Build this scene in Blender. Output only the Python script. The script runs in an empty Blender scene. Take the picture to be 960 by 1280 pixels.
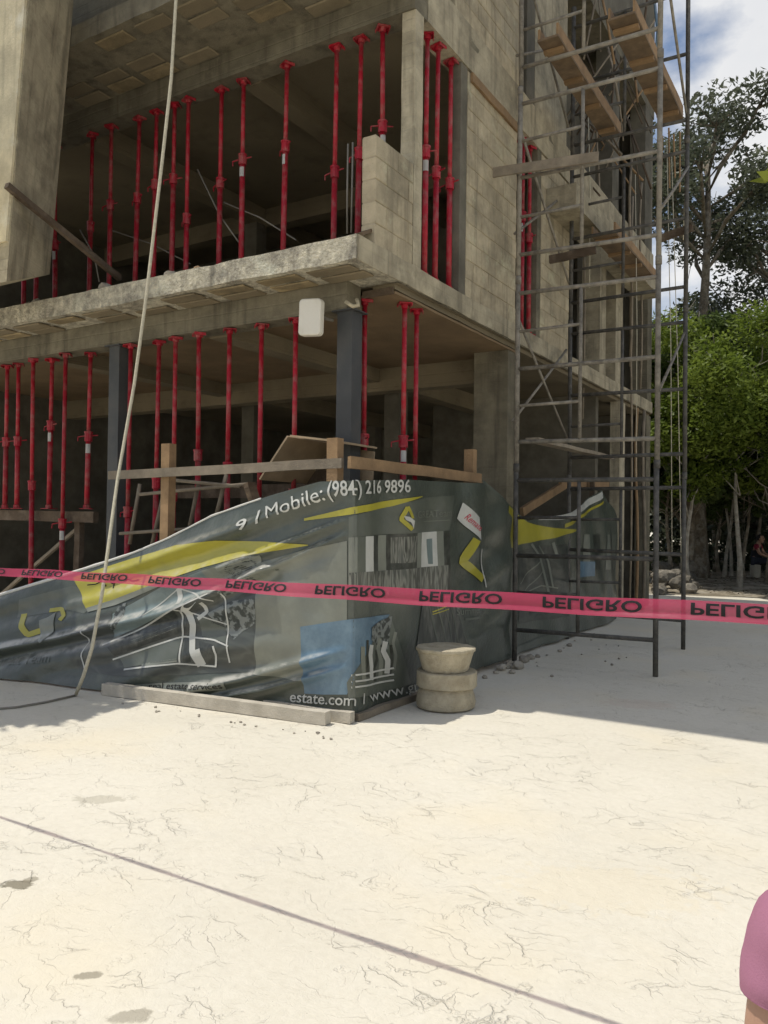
import bpy, bmesh, math, random
import numpy as np
from mathutils import Vector, Matrix, noise
rnd = random.Random(7)
scn = bpy.context.scene
C = scn.collection

# ------------------------------------------------------------------ camera
FPX, CAMH = 1000.0, 1.6           # focal length in pixels of the 960x1280 photograph, eye height
YAW, PITCH, ROLL = math.radians(31.34), math.radians(-0.729), math.radians(0.756)
def _axes():
    cy, sy = math.cos(YAW), math.sin(YAW)
    cp, sp = math.cos(PITCH), math.sin(PITCH)
    cr, sr = math.cos(ROLL), math.sin(ROLL)
    P = np.array([[1, 0, 0], [0, cp, -sp], [0, sp, cp]]); Q = np.array([[cr, -sr, 0], [sr, cr, 0], [0, 0, 1]])
    return np.array([Q @ P @ np.array(v) for v in ((cy, 0, -sy), (sy, 0, cy), (0, -1., 0))])
AX = _axes()                      # rows: world X, Y, Z in camera coordinates (right, down, forward)
cd = bpy.data.cameras.new('camera'); cam = bpy.data.objects.new('camera', cd); C.objects.link(cam)
r_, u_, b_ = AX[:, 0], -AX[:, 1], -AX[:, 2]
cam.matrix_world = Matrix(((r_[0], u_[0], b_[0], 0), (r_[1], u_[1], b_[1], 0), (r_[2], u_[2], b_[2], CAMH), (0, 0, 0, 1)))
cd.sensor_fit = 'VERTICAL'; cd.sensor_height = 36; cd.lens = 36 * FPX / 1280
cd.clip_start = 0.05; cd.clip_end = 2000
scn.camera = cam
def at(px, py, x=None, y=None, z=None):
    """a point of the photograph on one of the building's own planes"""
    r = AX @ np.array([(px - 480) / FPX, (py - 640) / FPX, 1.0])
    t = x / r[0] if x is not None else y / r[1] if y is not None else (z - CAMH) / r[2]
    return Vector((r[0] * t, r[1] * t, CAMH + r[2] * t))

# ------------------------------------------------------------------ light
SUNV = Vector((-0.33, -0.18, 1.0)).normalized()      # towards the sun
sl = bpy.data.lights.new('sun', 'SUN'); sl.energy = 3.35; sl.angle = math.radians(0.55); sl.color = (1, .955, .87)
so = bpy.data.objects.new('sun', sl); C.objects.link(so); so.rotation_euler = SUNV.to_track_quat('Z', 'Y').to_euler(); so.location = (-8, -6, 25)
w = bpy.data.worlds.new('World'); scn.world = w; w.use_nodes = True
nt = w.node_tree; nt.nodes.clear()
N = nt.nodes.new; L = nt.links.new
sky = N('ShaderNodeTexSky'); sky.sky_type = 'NISHITA'; sky.sun_disc = False
sky.sun_elevation = math.asin(SUNV.z); sky.sun_rotation = math.atan2(SUNV.x, SUNV.y)
sky.air_density = 1.0; sky.dust_density = 1.6; sky.ozone_density = 1.2
tc = N('ShaderNodeTexCoord'); mp = N('ShaderNodeMapping'); mp.inputs['Scale'].default_value = (1.0, 1.0, 1.7); mp.inputs['Location'].default_value = (-.34, 1.634, .48)
nz = N('ShaderNodeTexNoise'); nz.inputs['Scale'].default_value = 2.3; nz.inputs['Detail'].default_value = 9; nz.inputs['Roughness'].default_value = .55
cr_ = N('ShaderNodeValToRGB'); cr_.color_ramp.elements[0].position = .475; cr_.color_ramp.elements[1].position = .57
nz2 = N('ShaderNodeTexNoise'); nz2.inputs['Scale'].default_value = 5.0; nz2.inputs['Detail'].default_value = 6
cc = N('ShaderNodeMix'); cc.data_type = 'RGBA'; cc.inputs[6].default_value = (5.2, 5.4, 5.8, 1); cc.inputs[7].default_value = (8.2, 8.1, 7.9, 1)
mx = N('ShaderNodeMix'); mx.data_type = 'RGBA'
bg = N('ShaderNodeBackground'); bg.inputs[1].default_value = .125
ou = N('ShaderNodeOutputWorld')
L(tc.outputs['Generated'], mp.inputs[0]); L(mp.outputs[0], nz.inputs[0]); L(mp.outputs[0], nz2.inputs[0])
L(nz.outputs[0], cr_.inputs[0]); L(cr_.outputs[0], mx.inputs[0]); L(nz2.outputs[0], cc.inputs[0])
L(sky.outputs[0], mx.inputs[6]); L(cc.outputs[2], mx.inputs[7]); L(mx.outputs[2], bg.inputs[0]); L(bg.outputs[0], ou.inputs[0])
vs = scn.view_settings; vs.view_transform = 'Standard'; vs.look = 'None'; vs.exposure = 0.0; vs.gamma = 1; vs.use_curve_mapping = False
scn.cycles.max_bounces = 6; scn.cycles.diffuse_bounces = 3; scn.cycles.transmission_bounces = 4; scn.cycles.glossy_bounces = 2; scn.cycles.sample_clamp_indirect = 6; scn.cycles.adaptive_threshold = .025

# ------------------------------------------------------------------ materials
def mat(name, col, rough=.85, var=.12, scale=6., bump=.2, bscale=40., stain=None, stain_amt=.0, stain_scale=1.2, spec=.3, metal=0., streak=1., transl=0., bdist=.01, drip=None):
    m = bpy.data.materials.new(name); m.use_nodes = True; t = m.node_tree; b = t.nodes['Principled BSDF']
    n = t.nodes.new; l = t.links.new
    b.inputs['Roughness'].default_value = rough; b.inputs['Specular IOR Level'].default_value = spec; b.inputs['Metallic'].default_value = metal
    g = n('ShaderNodeNewGeometry'); mpp = n('ShaderNodeMapping'); mpp.inputs['Scale'].default_value = (1, 1, streak); l(g.outputs['Position'], mpp.inputs[0])
    a = n('ShaderNodeTexNoise'); a.inputs['Scale'].default_value = scale; a.inputs['Detail'].default_value = 6; a.inputs['Roughness'].default_value = .62; l(mpp.outputs[0], a.inputs[0])
    ra = n('ShaderNodeValToRGB'); e = ra.color_ramp.elements
    e[0].position, e[1].position = .3, .7
    e[0].color = tuple(max(0, c * (1 - var * 1.6)) for c in col) + (1,); e[1].color = tuple(min(1, c * (1 + var)) for c in col) + (1,)
    l(a.outputs[0], ra.inputs[0]); src = ra.outputs[0]
    oi = n('ShaderNodeObjectInfo'); hv = n('ShaderNodeHueSaturation'); mr = n('ShaderNodeMapRange'); mr.inputs[3].default_value = 1 - var * .8; mr.inputs[4].default_value = 1 + var * .8
    l(oi.outputs['Random'], mr.inputs[0]); l(mr.outputs[0], hv.inputs['Value']); l(src, hv.inputs['Color']); src = hv.outputs[0]
    if stain:
        s = n('ShaderNodeTexNoise'); s.inputs['Scale'].default_value = stain_scale; s.inputs['Detail'].default_value = 8; s.inputs['Roughness'].default_value = .68; l(mpp.outputs[0], s.inputs[0])
        rs = n('ShaderNodeValToRGB'); rs.color_ramp.elements[0].position = .46; rs.color_ramp.elements[1].position = .68; l(s.outputs[0], rs.inputs[0])
        ml = n('ShaderNodeMath'); ml.operation = 'MULTIPLY'; ml.inputs[1].default_value = stain_amt; l(rs.outputs[0], ml.inputs[0])
        mm = n('ShaderNodeMix'); mm.data_type = 'RGBA'; l(ml.outputs[0], mm.inputs[0]); l(src, mm.inputs[6]); mm.inputs[7].default_value = tuple(stain) + (1,); src = mm.outputs[2]
    if drip:
        md = n('ShaderNodeMapping'); md.inputs['Scale'].default_value = (7, 7, .55); l(g.outputs['Position'], md.inputs[0])
        dn = n('ShaderNodeTexNoise'); dn.inputs['Scale'].default_value = 1; dn.inputs['Detail'].default_value = 5; dn.inputs['Roughness'].default_value = .6; l(md.outputs[0], dn.inputs[0])
        dr = n('ShaderNodeValToRGB'); dr.color_ramp.elements[0].position = .52; dr.color_ramp.elements[1].position = .66; l(dn.outputs[0], dr.inputs[0])
        dm = n('ShaderNodeMath'); dm.operation = 'MULTIPLY'; dm.inputs[1].default_value = .55; l(dr.outputs[0], dm.inputs[0])
        d2 = n('ShaderNodeMix'); d2.data_type = 'RGBA'; l(dm.outputs[0], d2.inputs[0]); l(src, d2.inputs[6]); d2.inputs[7].default_value = tuple(drip) + (1,)
        # pale lime bloom and pits
        pn = n('ShaderNodeTexNoise'); pn.inputs['Scale'].default_value = 2.7; pn.inputs['Detail'].default_value = 9; pn.inputs['Roughness'].default_value = .7; l(g.outputs['Position'], pn.inputs[0])
        pr = n('ShaderNodeValToRGB'); pr.color_ramp.elements[0].position = .55; pr.color_ramp.elements[1].position = .72; l(pn.outputs[0], pr.inputs[0]); pm = n('ShaderNodeMath'); pm.operation = 'MULTIPLY'; pm.inputs[1].default_value = .5; l(pr.outputs[0], pm.inputs[0])
        d3 = n('ShaderNodeMix'); d3.data_type = 'RGBA'; l(pm.outputs[0], d3.inputs[0]); l(d2.outputs[2], d3.inputs[6]); d3.inputs[7].default_value = tuple(min(.7, c * 1.7) for c in col) + (1,)
        vn = n('ShaderNodeTexVoronoi'); vn.inputs['Scale'].default_value = 34; l(g.outputs['Position'], vn.inputs[0]); vr = n('ShaderNodeValToRGB'); vr.color_ramp.elements[0].position = .05; vr.color_ramp.elements[1].position = .11; vr.color_ramp.elements[0].color = (.35, .35, .35, 1); l(vn.outputs['Distance'], vr.inputs[0])
        d4 = n('ShaderNodeMix'); d4.data_type = 'RGBA'; d4.blend_type = 'MULTIPLY'; d4.inputs[0].default_value = .8; l(d3.outputs[2], d4.inputs[6]); l(vr.outputs[0], d4.inputs[7]); src = d4.outputs[2]
    l(src, b.inputs['Base Color'])
    if bump:
        c = n('ShaderNodeTexNoise'); c.inputs['Scale'].default_value = bscale; c.inputs['Detail'].default_value = 5; l(g.outputs['Position'], c.inputs[0])
        bp = n('ShaderNodeBump'); bp.inputs['Strength'].default_value = bump; bp.inputs['Distance'].default_value = bdist; l(c.outputs[0], bp.inputs['Height']); l(bp.outputs[0], b.inputs['Normal'])
        if name in ('concrete', 'concrete_light', 'soffit_concrete'):
            wv = n('ShaderNodeTexWave'); wv.bands_direction = 'Z'; wv.inputs['Scale'].default_value = 2.6; wv.inputs['Distortion'].default_value = .6; wv.inputs['Detail'].default_value = 3; l(g.outputs['Position'], wv.inputs[0])
            wr = n('ShaderNodeValToRGB'); wr.color_ramp.elements[0].position = .0; wr.color_ramp.elements[1].position = .07; l(wv.outputs[0], wr.inputs[0])
            b2 = n('ShaderNodeBump'); b2.inputs['Strength'].default_value = .5; b2.inputs['Distance'].default_value = .006; l(wr.outputs[0], b2.inputs['Height']); l(bp.outputs[0], b2.inputs['Normal']); l(b2.outputs[0], b.inputs['Normal'])
    if transl:
        o = [x for x in t.nodes if x.type == 'OUTPUT_MATERIAL'][0]; tr = n('ShaderNodeBsdfTranslucent'); ms = n('ShaderNodeMixShader'); ms.inputs[0].default_value = transl
        l(src, tr.inputs[0]); l(b.outputs[0], ms.inputs[1]); l(tr.outputs[0], ms.inputs[2]); l(ms.outputs[0], o.inputs[0])
    return m
M = {}
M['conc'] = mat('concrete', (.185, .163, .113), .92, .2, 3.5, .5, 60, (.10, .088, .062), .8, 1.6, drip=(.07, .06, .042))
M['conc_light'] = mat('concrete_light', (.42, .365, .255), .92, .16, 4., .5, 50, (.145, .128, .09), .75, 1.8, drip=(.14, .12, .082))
M['render'] = mat('sunlit_render', (.62, .54, .36), .92, .14, 4., .4, 50, (.36, .31, .21), .6, 3., drip=(.3, .26, .18))  # lighter, yellower tone paints sunlight onto the fin's front
M['conc_rough'] = mat('concrete_rough', (.47, .43, .33), .95, .3, 14., 1., 45, (.17, .155, .13), .85, 5., bdist=.03, drip=(.16, .14, .11))
M['conc_dark'] = mat('concrete_dark', (.15, .135, .102), .93, .2, 3., .4, 50, (.07, .062, .046), .6, 1.4)  # concrete darkened so the interior's shade sits in the colour
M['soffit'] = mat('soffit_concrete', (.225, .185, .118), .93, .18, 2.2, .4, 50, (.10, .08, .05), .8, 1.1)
M['bov'] = mat('ceiling_block', (.31, .245, .14), .93, .28, 5., .5, 70, (.16, .13, .08), .7, 3.)
M['block'] = mat('hollow_block', (.48, .405, .275), .95, .12, 7., .8, 90, (.16, .14, .098), .6, 2.2, drip=(.17, .145, .10))
M['mortar'] = mat('mortar', (.44, .372, .255), .95, .12, 9., .8, 80, (.14, .122, .088), .6, 2.2)
M['steel_col'] = mat('painted_steel', (.062, .064, .064), .55, .12, 3., .1, 60, (.1, .09, .075), .4, 3., spec=.4)
M['red'] = mat('red_paint', (.36, .010, .024), .5, .15, 8., .15, 70, (.30, .17, .14), .6, 11., spec=.35)
M['sticker'] = mat('sticker', (.45, .43, .40), .6, .1, 10, 0)
M['black'] = mat('black_print', (.012, .011, .012), .6, .1, 10, 0)
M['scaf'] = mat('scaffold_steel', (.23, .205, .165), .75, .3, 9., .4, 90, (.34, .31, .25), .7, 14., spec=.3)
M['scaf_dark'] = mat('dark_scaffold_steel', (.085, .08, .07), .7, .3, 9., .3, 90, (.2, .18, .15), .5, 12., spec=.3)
M['wood'] = mat('pine_timber', (.31, .20, .105), .8, .18, 5., .5, 70, (.22, .14, .075), .6, 4.)
M['wood_grey'] = mat('weathered_timber', (.27, .225, .165), .88, .2, 6., .6, 70, (.18, .15, .11), .6, 4.)
M['wood_dark'] = mat('old_timber', (.095, .068, .045), .88, .2, 6., .5, 70, (.25, .2, .15), .4, 5.)
M['wood_orange'] = mat('formwork_board', (.20, .14, .085), .8, .2, 4., .4, 70, (.09, .068, .048), .85, 3.)
M['wood_pale'] = mat('pale_timber', (.55, .50, .41), .88, .12, 6., .5, 70, (.36, .32, .25), .5, 5.)  # lighter weathered timber, sunshine on the ground battens put into the tone
M['formply'] = mat('stained_plywood', (.215, .15, .085), .85, .15, 1.6, .3, 40, (.17, .115, .065), .7, .9)
M['ply'] = mat('plywood', (.40, .30, .19), .8, .14, 4., .3, 60, (.25, .19, .12), .5, 2.5)
M['tarp'] = mat('vinyl_tarp', (.064, .075, .059), .33, .1, 2., .3, 22, (.10, .115, .09), .5, 3., spec=.5, bdist=.02)
M['tarp_edge'] = mat('white_tarp_back', (.66, .65, .60), .5, .1, 4., .2, 40, (.4, .38, .33), .5, 4.)
M['p_yellow'] = mat('print_yellow', (.40, .355, .035), .33, .08, 3, .1, 30, (.30, .27, .05), .4, 5., spec=.5)
M['p_white'] = mat('print_white', (.52, .52, .47), .33, .08, 5, .1, 30, (.4, .4, .37), .5, 6., spec=.5)
M['p_pale'] = mat('print_pale', (.20, .21, .17), .33, .12, 4, .1, 30, (.15, .16, .135), .6, 5., spec=.5)
M['p_grey'] = mat('print_grey', (.10, .112, .088), .33, .1, 4, .1, 30, (.12, .13, .115), .6, 5., spec=.5)
M['p_dark'] = mat('print_dark', (.030, .034, .027), .33, .35, 14, .1, 30, (.10, .105, .09), .55, 9., spec=.5)
M['p_blue'] = mat('print_blue', (.10, .18, .25), .33, .15, 4, .1, 30, (.17, .25, .30), .6, 4., spec=.5)
M['p_teal'] = mat('print_teal', (.17, .215, .205), .33, .15, 4, .1, 30, (.10, .14, .14), .6, 5., spec=.5)
M['p_red'] = mat('print_red', (.55, .06, .09), .5, .1, 8, 0)
M['tape'] = mat('barrier_tape', (.56, .06, .13), .32, .06, 3, .12, 20, spec=.5, transl=.35)
def dusty(m, lo=.42, hi=.85, amt=.8):  # pale dust on upward folds; also paints the vinyl's sheen highlights into the colour
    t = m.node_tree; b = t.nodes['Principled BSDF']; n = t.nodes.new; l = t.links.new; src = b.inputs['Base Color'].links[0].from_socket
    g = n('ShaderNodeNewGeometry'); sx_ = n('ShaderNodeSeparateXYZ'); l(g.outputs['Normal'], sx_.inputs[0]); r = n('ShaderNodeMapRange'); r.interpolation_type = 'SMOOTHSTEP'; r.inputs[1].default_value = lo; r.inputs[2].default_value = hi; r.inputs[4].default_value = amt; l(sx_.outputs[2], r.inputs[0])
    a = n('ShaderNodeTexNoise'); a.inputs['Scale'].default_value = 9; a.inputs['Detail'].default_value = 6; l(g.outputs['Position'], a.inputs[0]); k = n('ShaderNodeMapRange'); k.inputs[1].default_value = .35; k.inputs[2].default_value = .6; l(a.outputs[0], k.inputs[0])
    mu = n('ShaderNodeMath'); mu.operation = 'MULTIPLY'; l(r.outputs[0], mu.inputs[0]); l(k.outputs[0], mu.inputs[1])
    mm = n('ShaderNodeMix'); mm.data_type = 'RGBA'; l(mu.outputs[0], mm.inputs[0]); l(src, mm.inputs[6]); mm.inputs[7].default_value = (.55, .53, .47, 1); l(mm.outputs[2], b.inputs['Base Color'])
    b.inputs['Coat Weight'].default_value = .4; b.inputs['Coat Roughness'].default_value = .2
def clear_mix(m, amt):
    t = m.node_tree; o = [x for x in t.nodes if x.type == 'OUTPUT_MATERIAL'][0]; src = o.inputs[0].links[0].from_socket
    tr = t.nodes.new('ShaderNodeBsdfTransparent'); tr.inputs[0].default_value = (1, .72, .76, 1); ms = t.nodes.new('ShaderNodeMixShader'); ms.inputs[0].default_value = amt
    t.links.new(src, ms.inputs[1]); t.links.new(tr.outputs[0], ms.inputs[2]); t.links.new(ms.outputs[0], o.inputs[0])
clear_mix(M['tape'], .32)
def photo_mat(name, cols, sxy, sz, seed):
    m = bpy.data.materials.new(name); m.use_nodes = True; t = m.node_tree; b = t.nodes['Principled BSDF']; n = t.nodes.new; l = t.links.new
    b.inputs['Roughness'].default_value = .42; b.inputs['Specular IOR Level'].default_value = .5
    g = n('ShaderNodeNewGeometry'); mp_ = n('ShaderNodeMapping'); mp_.inputs['Scale'].default_value = (sxy, sxy, sz); mp_.inputs['Location'].default_value = (seed, seed * 2, 0); l(g.outputs['Position'], mp_.inputs[0])
    a = n('ShaderNodeTexNoise'); a.inputs['Scale'].default_value = 1; a.inputs['Detail'].default_value = 2; a.inputs['Roughness'].default_value = .5; a.inputs['Distortion'].default_value = .3; l(mp_.outputs[0], a.inputs[0])
    r = n('ShaderNodeValToRGB'); cr = r.color_ramp; cr.interpolation = 'EASE'
    for i, c in enumerate(cols):
        p = .30 + .40 * i / (len(cols) - 1)
        e = cr.elements[i] if i < 2 else cr.elements.new(p)
        e.position = p; e.color = c + (1,)
    l(a.outputs[0], r.inputs[0]); l(r.outputs[0], b.inputs['Base Color']); return m
M['ph_room'] = photo_mat('printed_room_photo', [(.035, .038, .03), (.20, .205, .17), (.06, .062, .05), (.20, .20, .165), (.09, .095, .08)], 14, 3, 3)
M['ph_house'] = photo_mat('printed_house_photo', [(.032, .036, .031), (.045, .05, .042), (.07, .076, .064), (.045, .05, .042), (.06, .065, .055)], 3, 7, 7)
M['ph_tree'] = photo_mat('printed_tree_photo', [(.02, .024, .02), (.03, .036, .03), (.17, .185, .17), (.17, .18, .165)], 20, 20, 1)
M['ph_pool'] = photo_mat('printed_pool_photo', [(.03, .034, .03), (.15, .155, .135), (.06, .065, .055), (.16, .165, .145), (.10, .11, .10)], 13, 6, 5)
M['ph_sofa'] = photo_mat('printed_sofa_photo', [(.03, .033, .028), (.05, .055, .045), (.10, .10, .085), (.06, .06, .05)], 12, 4, 9)
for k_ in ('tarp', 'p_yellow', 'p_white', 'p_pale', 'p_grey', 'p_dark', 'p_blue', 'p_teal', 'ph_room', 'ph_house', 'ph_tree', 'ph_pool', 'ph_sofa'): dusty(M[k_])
M['rope'] = mat('rope', (.62, .57, .43), .9, .12, 30, .6, 120)
M['bark'] = mat('bark', (.17, .14, .10), .92, .3, 6., .9, 30, (.42, .40, .34), .6, 5., bdist=.03)
M['bark_pale'] = mat('pale_bark', (.38, .35, .29), .92, .25, 7., .9, 30, (.16, .14, .11), .6, 6., bdist=.03)
M['stone'] = mat('limestone_rubble', (.40, .36, .29), .95, .2, 8., .9, 50, (.2, .17, .13), .6, 5.)
M['stone_dark'] = mat('dusty_rubble', (.20, .18, .145), .95, .3, 8., .9, 50, (.1, .085, .065), .6, 5.)
M['disc'] = mat('cast_concrete', (.44, .385, .275), .95, .14, 8., .8, 70, (.25, .205, .13), .65, 7.)
M['pad'] = mat('white_plastic', (.74, .70, .60), .45, .05, 6., .05, 30, (.5, .45, .35), .4, 6., spec=.5)
M['shirt'] = mat('pink_jersey', (.36, .155, .225), .9, .05, 8, .15, 420, (.30, .11, .18), .5, 5.)
M['skin'] = mat('skin', (.40, .235, .16), .6, .05, 30, .1, 150)
M['hair'] = mat('dark_hair', (.018, .014, .012), .6, .2, 60, .4, 200)
M['trousers'] = mat('dark_trousers', (.03, .035, .05), .85, .1, 30, .3, 200)
M['shirt_dark'] = mat('dark_shirt', (.022, .022, .028), .85, .1, 30, .3, 200)
M['maroon'] = mat('maroon_sleeve', (.25, .02, .045), .85, .1, 30, .3, 200)
M['bucket'] = mat('pale_bucket', (.45, .42, .34), .6, .1, 8, .1, 40)
M['wire'] = mat('wire', (.25, .23, .19), .7, .1, 8, 0)
def leafmat(name, c1, c2, tr=.3):
    m = mat(name, c1, .5, .0, 3., 0, spec=.35); t = m.node_tree; b = t.nodes['Principled BSDF']; n = t.nodes.new; l = t.links.new
    g = n('ShaderNodeNewGeometry'); a = n('ShaderNodeTexNoise'); a.inputs['Scale'].default_value = 1.3; a.inputs['Detail'].default_value = 8; a.inputs['Roughness'].default_value = .75; l(g.outputs['Position'], a.inputs[0])
    ra = n('ShaderNodeValToRGB'); e = ra.color_ramp.elements; e[0].position, e[1].position = .35, .65; e[0].color = c1 + (1,); e[1].color = c2 + (1,)
    l(a.outputs[0], ra.inputs[0]); l(ra.outputs[0], b.inputs['Base Color'])
    o = [x for x in t.nodes if x.type == 'OUTPUT_MATERIAL'][0]; tb = n('ShaderNodeBsdfTranslucent'); ms = n('ShaderNodeMixShader'); ms.inputs[0].default_value = tr
    l(ra.outputs[0], tb.inputs[0]); l(b.outputs[0], ms.inputs[1]); l(tb.outputs[0], ms.inputs[2]); l(ms.outputs[0], o.inputs[0])
    return m
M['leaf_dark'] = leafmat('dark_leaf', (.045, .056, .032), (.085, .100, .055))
M['leaf_hazy'] = leafmat('hazy_leaf', (.075, .088, .058), (.14, .155, .10), .4)  # paler leaf tone with haze painted into it
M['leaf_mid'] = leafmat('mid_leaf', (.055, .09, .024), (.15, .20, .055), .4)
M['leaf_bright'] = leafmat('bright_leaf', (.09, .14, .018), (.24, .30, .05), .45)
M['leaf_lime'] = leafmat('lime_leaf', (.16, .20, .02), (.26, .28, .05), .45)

def ground_material():
    m = bpy.data.materials.new('stamped_concrete'); m.use_nodes = True; t = m.node_tree; b = t.nodes['Principled BSDF']; n = t.nodes.new; l = t.links.new
    b.inputs['Roughness'].default_value = .9; b.inputs['Specular IOR Level'].default_value = .2
    g = n('ShaderNodeNewGeometry')
    def noise_(s, d=6, r=.6, vec=None):
        a = n('ShaderNodeTexNoise'); a.inputs['Scale'].default_value = s; a.inputs['Detail'].default_value = d; a.inputs['Roughness'].default_value = r; l(vec or g.outputs['Position'], a.inputs[0]); return a
    def ramp(src, p0, p1, c0=(0, 0, 0, 1), c1=(1, 1, 1, 1)):
        r = n('ShaderNodeValToRGB'); r.color_ramp.elements[0].position = p0; r.color_ramp.elements[1].position = p1; r.color_ramp.elements[0].color = c0; r.color_ramp.elements[1].color = c1; l(src, r.inputs[0]); return r.outputs[0]
    def math_(op, a, b_):
        k = n('ShaderNodeMath'); k.operation = op
        for i, v in enumerate((a, b_)):
            if isinstance(v, (int, float)): k.inputs[i].default_value = v
            else: l(v, k.inputs[i])
        return k.outputs[0]
    # wandering fracture lines of the stamped slate pattern
    d1 = noise_(2.4, 5, .55); dv = n('ShaderNodeVectorMath'); dv.operation = 'SCALE'; dv.inputs[3].default_value = .6; l(d1.outputs['Color'], dv.inputs[0])
    av = n('ShaderNodeVectorMath'); av.operation = 'ADD'; l(g.outputs['Position'], av.inputs[0]); l(dv.outputs[0], av.inputs[1])
    mpv = n('ShaderNodeMapping'); mpv.inputs['Rotation'].default_value = (0, 0, .45); mpv.inputs['Scale'].default_value = (.75, 1.55, 1); l(av.outputs[0], mpv.inputs[0])
    lines = []
    for sc, wd in ((1.2, .010), (2.6, .015), (5.5, .022)):
        v = n('ShaderNodeTexVoronoi'); v.feature = 'DISTANCE_TO_EDGE'; v.inputs['Scale'].default_value = sc; l(mpv.outputs[0], v.inputs[0])
        lines.append(ramp(v.outputs['Distance'], 0.0, wd, (1, 1, 1, 1), (0, 0, 0, 1)))
    mask = ramp(noise_(1.3, 4, .6).outputs[0], .44, .56)
    mask2 = ramp(noise_(6.0, 5, .7).outputs[0], .44, .58)
    ln = math_('MULTIPLY', math_('MAXIMUM', lines[0], math_('MAXIMUM', math_('MULTIPLY', lines[1], .85), math_('MULTIPLY', lines[2], .3))), math_('MULTIPLY', mask2, math_('ADD', math_('MULTIPLY', mask, .85), .15)))
    tone = n('ShaderNodeMix'); tone.data_type = 'RGBA'; l(ramp(noise_(.55, 7, .62).outputs[0], .36, .64), tone.inputs[0]); tone.inputs[6].default_value = (.645, .60, .495, 1); tone.inputs[7].default_value = (.70, .655, .55, 1)
    fine = n('ShaderNodeMix'); fine.data_type = 'RGBA'; fine.blend_type = 'MULTIPLY'; fine.inputs[0].default_value = 1; l(tone.outputs[2], fine.inputs[6]); l(ramp(noise_(22, 6, .7).outputs[0], .25, .6, (.92, .915, .90, 1), (1, 1, 1, 1)), fine.inputs[7])
    yel = n('ShaderNodeMix'); yel.data_type = 'RGBA'; l(math_('MULTIPLY', ramp(noise_(.9, 3, .5).outputs[0], .52, .7), .5), yel.inputs[0]); l(fine.outputs[2], yel.inputs[6]); yel.inputs[7].default_value = (.70, .62, .46, 1)
    gry = n('ShaderNodeMix'); gry.data_type = 'RGBA'; mpg = n('ShaderNodeMapping'); mpg.inputs['Location'].default_value = (7, 3, 0); l(g.outputs['Position'], mpg.inputs[0])
    l(math_('MULTIPLY', ramp(noise_(1.6, 8, .7, mpg.outputs[0]).outputs[0], .58, .78), .35), gry.inputs[0]); l(yel.outputs[2], gry.inputs[6]); gry.inputs[7].default_value = (.50, .47, .41, 1)
    ck = n('ShaderNodeMix'); ck.data_type = 'RGBA'; l(math_('MULTIPLY', ln, .17), ck.inputs[0]); l(gry.outputs[2], ck.inputs[6]); ck.inputs[7].default_value = (.34, .30, .22, 1)
    spots = ramp(noise_(38, 2, .5).outputs[0], .735, .76)
    sp = n('ShaderNodeMix'); sp.data_type = 'RGBA'; l(math_('MULTIPLY', spots, .55), sp.inputs[0]); l(ck.outputs[2], sp.inputs[6]); sp.inputs[7].default_value = (.30, .27, .2, 1)
    src = sp.outputs[2]; wob = noise_(14, 4, .6)
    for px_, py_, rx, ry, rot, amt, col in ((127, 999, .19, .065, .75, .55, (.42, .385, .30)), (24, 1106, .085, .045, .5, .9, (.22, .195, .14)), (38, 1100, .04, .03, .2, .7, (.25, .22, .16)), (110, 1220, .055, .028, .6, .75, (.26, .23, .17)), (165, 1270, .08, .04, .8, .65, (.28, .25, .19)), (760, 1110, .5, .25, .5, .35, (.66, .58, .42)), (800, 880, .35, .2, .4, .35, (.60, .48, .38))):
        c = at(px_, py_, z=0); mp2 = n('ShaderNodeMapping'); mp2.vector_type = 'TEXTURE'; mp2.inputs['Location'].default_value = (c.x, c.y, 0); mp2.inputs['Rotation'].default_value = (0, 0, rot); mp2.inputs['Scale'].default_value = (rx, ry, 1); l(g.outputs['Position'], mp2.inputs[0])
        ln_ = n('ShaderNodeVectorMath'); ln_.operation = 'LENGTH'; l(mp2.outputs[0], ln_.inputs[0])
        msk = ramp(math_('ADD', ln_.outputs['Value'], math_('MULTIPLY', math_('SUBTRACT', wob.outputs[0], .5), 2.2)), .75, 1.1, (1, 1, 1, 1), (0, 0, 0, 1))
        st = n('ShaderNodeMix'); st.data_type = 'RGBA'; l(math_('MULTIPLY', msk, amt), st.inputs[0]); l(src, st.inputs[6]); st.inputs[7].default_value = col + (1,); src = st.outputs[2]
    l(src, b.inputs['Base Color'])
    h = math_('ADD', math_('MULTIPLY', noise_(4.5, 9, .66, av.outputs[0]).outputs[0], .65), math_('ADD', math_('MULTIPLY', ln, -.8), math_('MULTIPLY', noise_(70, 4).outputs[0], .06)))
    bp = n('ShaderNodeBump'); bp.inputs['Strength'].default_value = .6; bp.inputs['Distance'].default_value = .025; l(h, bp.inputs['Height']); l(bp.outputs[0], b.inputs['Normal'])
    return m
M['ground'] = ground_material()
M['soil'] = mat('forest_soil', (.22, .185, .13), .95, .35, 3., .9, 20, (.50, .46, .38), .7, 1.5, bdist=.05)
M['litter'] = mat('leaf_litter', (.12, .09, .05), .9, .4, 10, .3, 40)

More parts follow.
